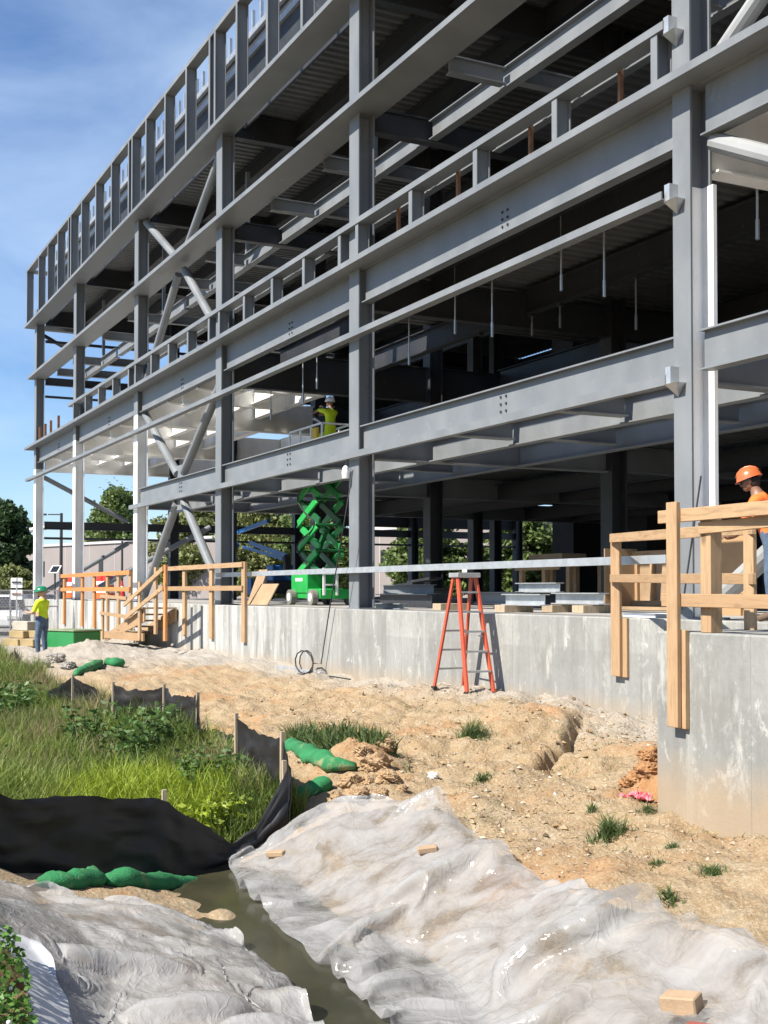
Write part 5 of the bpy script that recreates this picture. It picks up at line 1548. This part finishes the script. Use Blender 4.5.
# plywood sheets leaning by the left bay
for k, (pa, pb, lb, z1) in enumerate([(247, 262, 'weathered plywood sheet leaning beside the orange tinted rails, taller of two', .95), (249, 267, 'low plywood offcut in front of the leaning plywood sheet', .55)]):
    Y = 1.2 - .35 * k
    x0, x1 = sx_at(pa, Y), sx_at(pb, Y)
    o = MB().add([(x0, Y, 0), (x1, Y, 0), (x1 - (.5 if not k else .1), Y + .35, z1), (x0, Y + .35, z1), (x0, Y + .03, 0), (x1, Y + .03, 0), (x1 - (.5 if not k else .1), Y + .38, z1), (x0, Y + .38, z1)],
             [(0, 1, 2, 3), (7, 6, 5, 4), (0, 4, 5, 1), (1, 5, 6, 2), (2, 6, 7, 3), (3, 7, 4, 0)]).build('plywood_sheet', M['ply'])
    tag(o, lb, 'plywood')
# thin white sheet on the slab edge
x0, x1 = sx_at(640, .8), sx_at(672, .8)
tag(MB().box(x0, x1, .5, 1.2, -.011, .04).build('insulation_board', M['white_paint']), 'white board lying flat on the slab left of the white sided column', 'board')
# barrels and cone
def drum(px, Y, label):
    x = sx_at(px, Y)
    g = thing('traffic_drum', label, 'traffic drum', (x, Y, -.012), 0, 'orange traffic drums on the slab')
    for k, (z0, z1, m) in enumerate([(0, .06, 'black'), (.06, .3, 'orange_pl'), (.3, .46, 'white_paint'), (.46, .62, 'orange_pl'), (.62, .78, 'white_paint'), (.78, 1.0, 'red_pl')]):
        r0 = .30 - .08 * z0 if k else .36
        o = MB().tube([(0, 0, z0), (0, 0, z1)], [r0, (.30 - .08 * z1) if k else .34], 16).build('base' if k == 0 else 'band', M[m], g)
    MB().bar((-.12, 0, 1.05), (.12, 0, 1.05), .04, .1).build('handle', M['orange_pl'], g)
drum(102, 1.7, 'left orange and white traffic drum behind the orange tinted rail')
drum(108, 1.9, 'right orange and white traffic drum behind the orange tinted rail')
drum(72, 1.7, 'orange and white traffic drum half hidden beside the man in lime')
x = sx_at(122, 1.3)
g = thing('traffic_cone', 'red traffic cone on the slab behind the left guardrail', 'traffic cone', (x, 1.3, -.012))
MB().tube([(0, 0, .03), (0, 0, .75)], [.16, .03], 14).build('cone_body', M['red_pl'], g)
MB().tube([(0, 0, .42), (0, 0, .56)], [.1, .075], 14).build('collar', M['white_paint'], g)
MB().box(-.2, .2, -.2, .2, 0, .03).build('base', M['black'], g)
# yellow stand far back on the slab
x = sx_at(432, 13.5)
g = thing('yellow_stand', 'yellow steel stand far back on the slab left of the ladder', 'stand', (x, 13.5, 0))
for dx in (-.25, .25): put(MB().box(x + dx - .06, x + dx + .06, 13.44, 13.56, -.012, 1.05), 'upright', M['yellow'], g)
for z in (.4, .98): put(MB().box(x - .19, x + .19, 13.45, 13.55, z, z + .1), 'crossbar', M['yellow'], g)

# blue boom lift behind the left bay
Yb = 9.5
def bp(px, py): 
    q = at(px, py, Y=Yb); return Vector((q.x, Yb, q.z))
c = bp(279, 597)
g = thing('boom_lift', 'blue boom lift parked on the slab behind the left bays', 'boom lift', (c.x, Yb, 0))
put(MB().box(c.x - 1.1, c.x + 1.1, Yb - .7, Yb + .7, .25, .8), 'chassis', M['dark'], g, bevel=.04)
for dx in (-.75, .75):
    for dy in (-.75, .75):
        put(MB().tube([(c.x + dx, Yb + dy - .13, .33), (c.x + dx, Yb + dy + .13, .33)], .34, 16), 'wheel', M['black'], g)
put(MB().box(c.x - .35, c.x + .5, Yb - .5, Yb + .5, .8, 1.5), 'turret', M['blue_paint'], g, bevel=.04)
def arm(name, pts, a, b, m='blue_paint', dy=0):
    for p, q in zip(pts[:-1], pts[1:]): put(MB().bar(p + Vector((0, dy, 0)), q + Vector((0, dy, 0)), a, b), name, M[m], g)
arm('riser_arm', [bp(288, 574), bp(286, 556)], .25, .3, 'dark')
arm('boom_arm', [bp(287, 556), bp(250, 543)], .14, .17)
arm('boom_arm', [bp(278, 559), bp(238, 547)], .13, .13, 'blue_paint', .3)
arm('boom_arm', [bp(238, 546), bp(228, 534)], .13, .16)
arm('boom_arm', [bp(228, 536), bp(268, 521)], .13, .17)
put(MB().box(bp(266, 592).x - .1, bp(269, 592).x + .1, Yb - .9, Yb - .8, .2, .95), 'hose_guard', M['blue_paint'], g)

# ------------------------------------------------------------------ ground things at the far left
def gr(px, Z):
    lat = (px - 384) / FPX * Z
    return Vector((CAM.x + _f.x / math.cos(PITCH) * Z + _r.x * lat, CAM.y + _f.y / math.cos(PITCH) * Z + _r.y * lat, 0))
face = math.pi / 2 - TH + 0.0
q = gr(74, 36); zq = float(terrain(q.x, q.y))
g = thing('utility_box', 'low green metal utility box with pale lid, sunlight put into its colour, beside the man in lime', 'utility box', (q.x, q.y, zq), .45)
MB().box(-.64, .64, -.5, .5, -.1, .46).build('housing', M['green_box'], g, bevel=.02)
MB().box(-.67, .67, -.53, .53, .464, .52).build('lid', basic('sunlit_green', (.17, .22, .12), .7, .2, 3), g, bevel=.02)  # paler than the housing: sunlight on the top put into the colour
MB().box(-.85, .85, -.75, .75, -.2, -.03).build('pad', M['slab'], g)
# rolls of lumber and block stacks
for k, (px, Z, z0, sx, sy, sz, rz, m, lb) in enumerate([(14, 36.5, 0, 1.0, .25, .22, .3, 'yw', 'yellow timber beam at the bottom left of the stack by the man in lime'), (29, 36, 0, .9, .25, .22, .35, 'yw', 'yellow timber beam at the bottom right of the stack by the man in lime'),
        (20, 36.6, .23, .9, .25, .22, .3, 'yw', 'yellow timber beam in the middle layer of the stack'), (33, 36.4, .23, .9, .25, .22, .35, 'yw', 'yellow timber beam right of it in the middle layer'), (26, 36.8, .46, .95, .4, .28, .3, 'pale', 'pale block topmost on the timber stack'), (37, 37.4, .46, .8, .4, .26, .3, 'pale', 'greyer pale block behind the shoulder of the man in lime')]):
    if 'yw' not in M: M['yw'] = basic('yellow_timber', (.30, .225, .11), .8, .2, 3); M['pale'] = basic('pale_block', (.36, .335, .27), .85, .15, 3)
    q = gr(px, Z)
    o = MB().box(-sx / 2, sx / 2, -sy / 2, sy / 2, 0, sz).build('timber_beam' if m == 'yw' else 'pale_block', M[m], bevel=.015)
    o.location = (q.x, q.y, float(terrain(q.x, q.y)) + z0); o.rotation_euler = (0, 0, rz)
    tag(o, lb, 'timber beam' if m == 'yw' else 'block')
# chain link fence
pa, pb = gr(-40, 43), gr(58, 46)
g = thing('chain_link_fence', 'grey chain link fence in front of the parked cars at far left', 'fence', (pa.x, pa.y, -1.3))
d = (pb - pa)
for k in range(5):
    p = pa + d * k / 4
    put(MB().tube([(p.x, p.y, -1.35), (p.x, p.y, .42)], .035, 8), 'fence_post', M['galv'], g)
for z in (.38, -.22): put(MB().tube([(pa.x, pa.y, z), (pb.x, pb.y, z)], .028, 6), 'fence_rail', M['galv'], g)
wm = MB(); nn = 70
for k in range(nn):
    for s in (-1, 1):
        p = pa + d * (k / nn); e = pa + d * min(1, max(0, (k + s * 9) / nn))
        if k + s * 9 < 0 or k + s * 9 > nn: continue
        wm.bar((p.x, p.y, -1.25), (e.x, e.y, .36), .006, .006)
put(wm, 'mesh', M['galv'], g)['kind'] = 'stuff'
# small notice boards on the fence
q = gr(17, 42.5)
g = thing('sign_post', 'two small white notice boards on a post at the chain link fence', 'sign', (q.x, q.y, -1.3))
put(MB().tube([(q.x, q.y, -1.35), (q.x, q.y, .84)], .03, 6), 'pole', M['galv'], g)
for k, (z0, z1) in enumerate([(.47, .82), (.06, .40)]):
    sg = put(MB().bar((q.x - .10, q.y - .19, (z0 + z1) / 2), (q.x + .10, q.y + .17, (z0 + z1) / 2), .02, z1 - z0), 'sign_panel', M['white_paint'], g)
    put(MB().bar((q.x - .06, q.y - .16, z0 + .2), (q.x + .10, q.y + .12, z0 + .2), .05, .05), 'sign_marking', M['rust' if k else 'dark'], sg)
# solar board on a mast
q = gr(55, 50)
g = thing('solar_panel', 'small tilted solar panel on a dark mast behind the fence', 'solar panel', (q.x, q.y, -1.3))
put(MB().tube([(q.x, q.y, -1.35), (q.x, q.y, 1.1)], .035, 8), 'mast', M['dark'], g)
f_ = Vector((_f.x, _f.y, 0)).normalized()
c_ = Vector((q.x, q.y, 1.25))
u_, v_ = _r, (Vector((0, 0, 1)) * .75 + f_ * .6).normalized()
put(MB().prof(c_ - u_.cross(v_) * .02, c_ + u_.cross(v_) * .02, [(-.24, -.2), (.14, -.2), (.24, .2), (-.14, .2)], u_, v_), 'panel_frame', M['white_paint'], g)
put(MB().prof(c_ + u_.cross(v_) * .021, c_ + u_.cross(v_) * .026, [(-.19, -.16), (.10, -.16), (.19, .16), (-.10, .16)], u_, v_), 'cells', M['glass'], g)
put(MB().prof(c_ - u_.cross(v_) * .026, c_ - u_.cross(v_) * .021, [(-.19, -.16), (.10, -.16), (.19, .16), (-.10, .16)], u_, v_), 'cells', M['glass'], g)
# street lamps
for px, Z, top, arm_, lb in [(61, 68, 513, -.75, 'dark street lamp with one arm, rising behind the white columns'), (122, 95, 541, .5, 'distant dark lamp pole right of the second white column')]:
    q = gr(px, Z); zt = CAM.z + (591 - top) / FPX * Z
    g = thing('street_lamp', lb, 'street lamp', (q.x, q.y, -1.3))
    put(MB().tube([(q.x, q.y, -1.35), (q.x, q.y, zt)], [.11, .08], 8), 'pole', M['dark'], g)
    e = Vector((q.x, q.y, zt - .08)) + _r * arm_
    put(MB().bar((q.x, q.y, zt - .08), e, .06, .06), 'arm', M['dark'], g)
    put(MB().bar(e - _r * .1, e + _r * (arm_ / abs(arm_)) * .35, .2, .1), 'lamp_head', M['dark'], g)
# parked cars
def car(label, px, Z, rz, paint):
    q = gr(px, Z)
    g = thing('parked_car', label, 'car', (q.x, q.y, -1.3), rz, 'cars parked behind the fence')
    def side(pts, w, taper=0): 
        mb = MB(); n = len(pts)
        vs = [(x, -w + taper * max(0, z - .85), z) for x, z in pts] + [(x, w - taper * max(0, z - .85), z) for x, z in pts]
        return mb.add(vs, [tuple(range(n)), tuple(range(n, 2 * n))[::-1]] + [(i, (i + 1) % n, n + (i + 1) % n, n + i) for i in range(n)])
    b = side([(-2.2, .3), (-2.25, .62), (-2.15, .86), (-1.5, .93), (1.1, .93), (1.9, .82), (2.2, .66), (2.25, .34)], .88).build('body', M[paint], g, bevel=.05)
    side([(-1.75, .93), (-1.25, 1.42), (-.7, 1.5), (.2, 1.47), (.95, .935)], .8, .28).build('cabin', M['glass'], g, bevel=.03)
    side([(-1.2, 1.43), (-.7, 1.52), (.2, 1.49), (.3, 1.43)], .67, .1).build('roof', M[paint], g, bevel=.02)
    for x in (-1.35, 1.38):
        for y in (-.8, .8):
            wh = MB().tube([(x, y - .11, .33), (x, y + .11, .33)], .33, 18).build('wheel', M['black'], g)
            MB().tube([(x, y + math.copysign(.112, y), .33), (x, y + math.copysign(.12, y), .33)], .2, 12).build('rim', M['galv'], wh)
    for y in (-.6, .6):
        MB().box(2.2, 2.27, y - .18, y + .18, .62, .74).build('headlight', M['white_paint'], g)
        MB().box(-2.27, -2.2, y - .18, y + .18, .66, .8).build('taillight', M['red_pl'], g)
car('white car parked behind the chain link fence, cut by the left picture edge', -2, 47, -.2, 'car_white')
car('dark car parked beyond the white car', 8, 56, -.1, 'car_dark')
car('dark car parked right of the notice boards, behind the man in lime', 40, 58, .1, 'car_dark')

# ------------------------------------------------------------------ buildings behind
pa, pb = gr(21, 132), gr(700, 74)
d = (pb - pa).normalized(); nrm = Vector((-d.y, d.x, 0))
if nrm.dot(pa - CAM) < 0: nrm = -nrm
Lb = (pb - pa).length
g = thing('low_building', 'long low tan clad building with small dark windows behind the steel frame', 'building', (pa.x, pa.y, -1.3))
def bpt(s, dep, z): p = pa + d * s + nrm * dep; return (p.x, p.y, z)
def slabbox(s0, s1, d0, d1, z0, z1):
    vs = [bpt(s, e, z) for z in (z0, z1) for s, e in ((s0, d0), (s1, d0), (s1, d1), (s0, d1))]
    return MB().add(vs, [(0, 3, 2, 1), (4, 5, 6, 7), (0, 1, 5, 4), (1, 2, 6, 5), (2, 3, 7, 6), (3, 0, 4, 7)])
put(slabbox(0, Lb, 0, 22, -1.4, 5.05), 'wall', M['tan'], g)
put(slabbox(-.15, Lb + .15, -.15, 22.15, 5.053, 5.3), 'parapet_cap', M['grey_cl'], g)
def s_of(px):
    dd = Vector((_f.x, _f.y, 0)).normalized() * FPX + _r * (px - 384)
    A_m = Matrix(((d.x, -dd.x), (d.y, -dd.y))).inverted()
    v_ = A_m @ Vector((CAM.x - pa.x, CAM.y - pa.y))
    return v_.x
for px in (41, 99, 158, 232, 262, 381, 470, 560):
    s = s_of(px)
    w_ = put(slabbox(s, s + .75, -.06, -.003, 1.9, 3.5), 'window', M['dark'], g)
    put(slabbox(s + .08, s + .67, -.07, -.063, 1.98, 3.42), 'pane', M['glass'], w_)
for k in range(1, 18):
    s = k * Lb / 18
    put(slabbox(s - .03, s + .03, -.02, -.004, -1.3, 5.04), 'panel_joint', M['grey_cl'], g)

# ------------------------------------------------------------------ trees
def tree(label, px, Z, top, width, mat, seed, base=-1.3, crown0=.28, n=9000, leaf_s=.38, name='tree', cat='tree', group='trees behind the steel frame'):
    q = gr(px, Z)
    zt = CAM.z + (591 - top) / FPX * Z
    H = zt - base
    Rw = width / FPX * Z / 2
    r = np.random.default_rng(seed)
    g = thing(name, label, cat, (q.x, q.y, base), 0, group)
    tk = MB()
    tk.tube([(0, 0, -.2), (.05, .02, H * .3), (.02, -.05, H * .6), (0, 0, H * .9)], [.035 * H * .6, .026 * H * .6, .016 * H * .6, .01], 8)
    C = []
    nb = 46
    for k in range(nb):
        f = crown0 + (1 - crown0) * (k + .5) / nb
        a_ = k * 2.4 + r.uniform(-.4, .4)
        prof = math.sin(math.pi * min(1, ((f - crown0) / (1 - crown0)) * .82 + .16)) ** .7
        rad = Rw * prof * r.uniform(.55, 1.05)
        z1 = H * min(.97, f + .05 * r.uniform(-1, 1.5))
        tip = Vector((rad * math.cos(a_), rad * math.sin(a_), z1))
        b0 = Vector((0, 0, H * max(.15, f - .16)))
        tk.tube([b0, b0.lerp(tip, .5) + Vector((0, 0, -.03 * H)), tip], [.012 * H * .6, .007 * H * .6, .01], 5)
        m_ = n // nb
        cl = r.normal(0, 1, (m_, 3))
        cl /= np.linalg.norm(cl, axis=1)[:, None]
        cl *= (r.random(m_) ** .5)[:, None] * np.array([Rw * .36, Rw * .36, H * .085])
        C.append(np.array(tip * r.uniform(.8, 1.0))[None] + cl)
        sp = b0.lerp(tip, .62)
        C.append(np.array(sp)[None] + r.normal(0, 1, (m_ // 4, 3)) * np.array([Rw * .16, Rw * .16, H * .05]))
    C = np.concatenate(C)
    C = C[C[:, 2] > H * crown0 * .75]
    V, F = leaf_cards(C, leaf_s, seed + 50, .8, .7)
    tin = np.clip(.45 + .5 * fbm(C[:, 0] * .9 + C[:, 2] * .3, C[:, 1] * .9 + C[:, 2] * .7, 3, seed) + r.normal(0, .18, len(C)), 0, 1)
    np_mesh('crown', V, F, M[mat], g, False, {'tint': np.repeat(tin, 4)})
    tk.build('trunk', M['bark'], g, True)
    return g
tree('dark dense tree at the left picture edge beside the steel frame', 2, 84, 503, 62, 'leaf_dark', 1, crown0=.1, n=14000)
tree('green tree rising above the low building between the white columns', 117, 148, 486, 62, 'leaf', 2, n=9000, leaf_s=.55)
tree('olive tree behind the braced bay', 196, 112, 500, 86, 'leaf_olive', 3, n=11000, leaf_s=.45)
tree('yellowish tree behind the blue boom lift', 262, 100, 496, 84, 'leaf_olive', 4, crown0=.15, n=11000, leaf_s=.42)
tree('full green tree just behind the scissor lift', 322, 96, 494, 78, 'leaf', 5, crown0=.12, n=11000, leaf_s=.42)
tree('dark green tree left of the ladder, seen under the second level', 428, 72, 508, 92, 'leaf', 6, crown0=.14, n=14000, leaf_s=.32)
tree('dark green tree right of the ladder, seen under the second level', 521, 74, 504, 96, 'leaf', 7, crown0=.1, n=14000, leaf_s=.32)
tree('distant green tree deep behind the plywood bin', 612, 82, 500, 60, 'leaf', 8, crown0=.1, n=9000)
tree('rounded pale green hedge bush below the dark tree at the left edge', 12, 74, 566, 54, 'leaf_olive', 9, crown0=.02, n=6000, leaf_s=.3, name='bush', cat='bush', group=None)
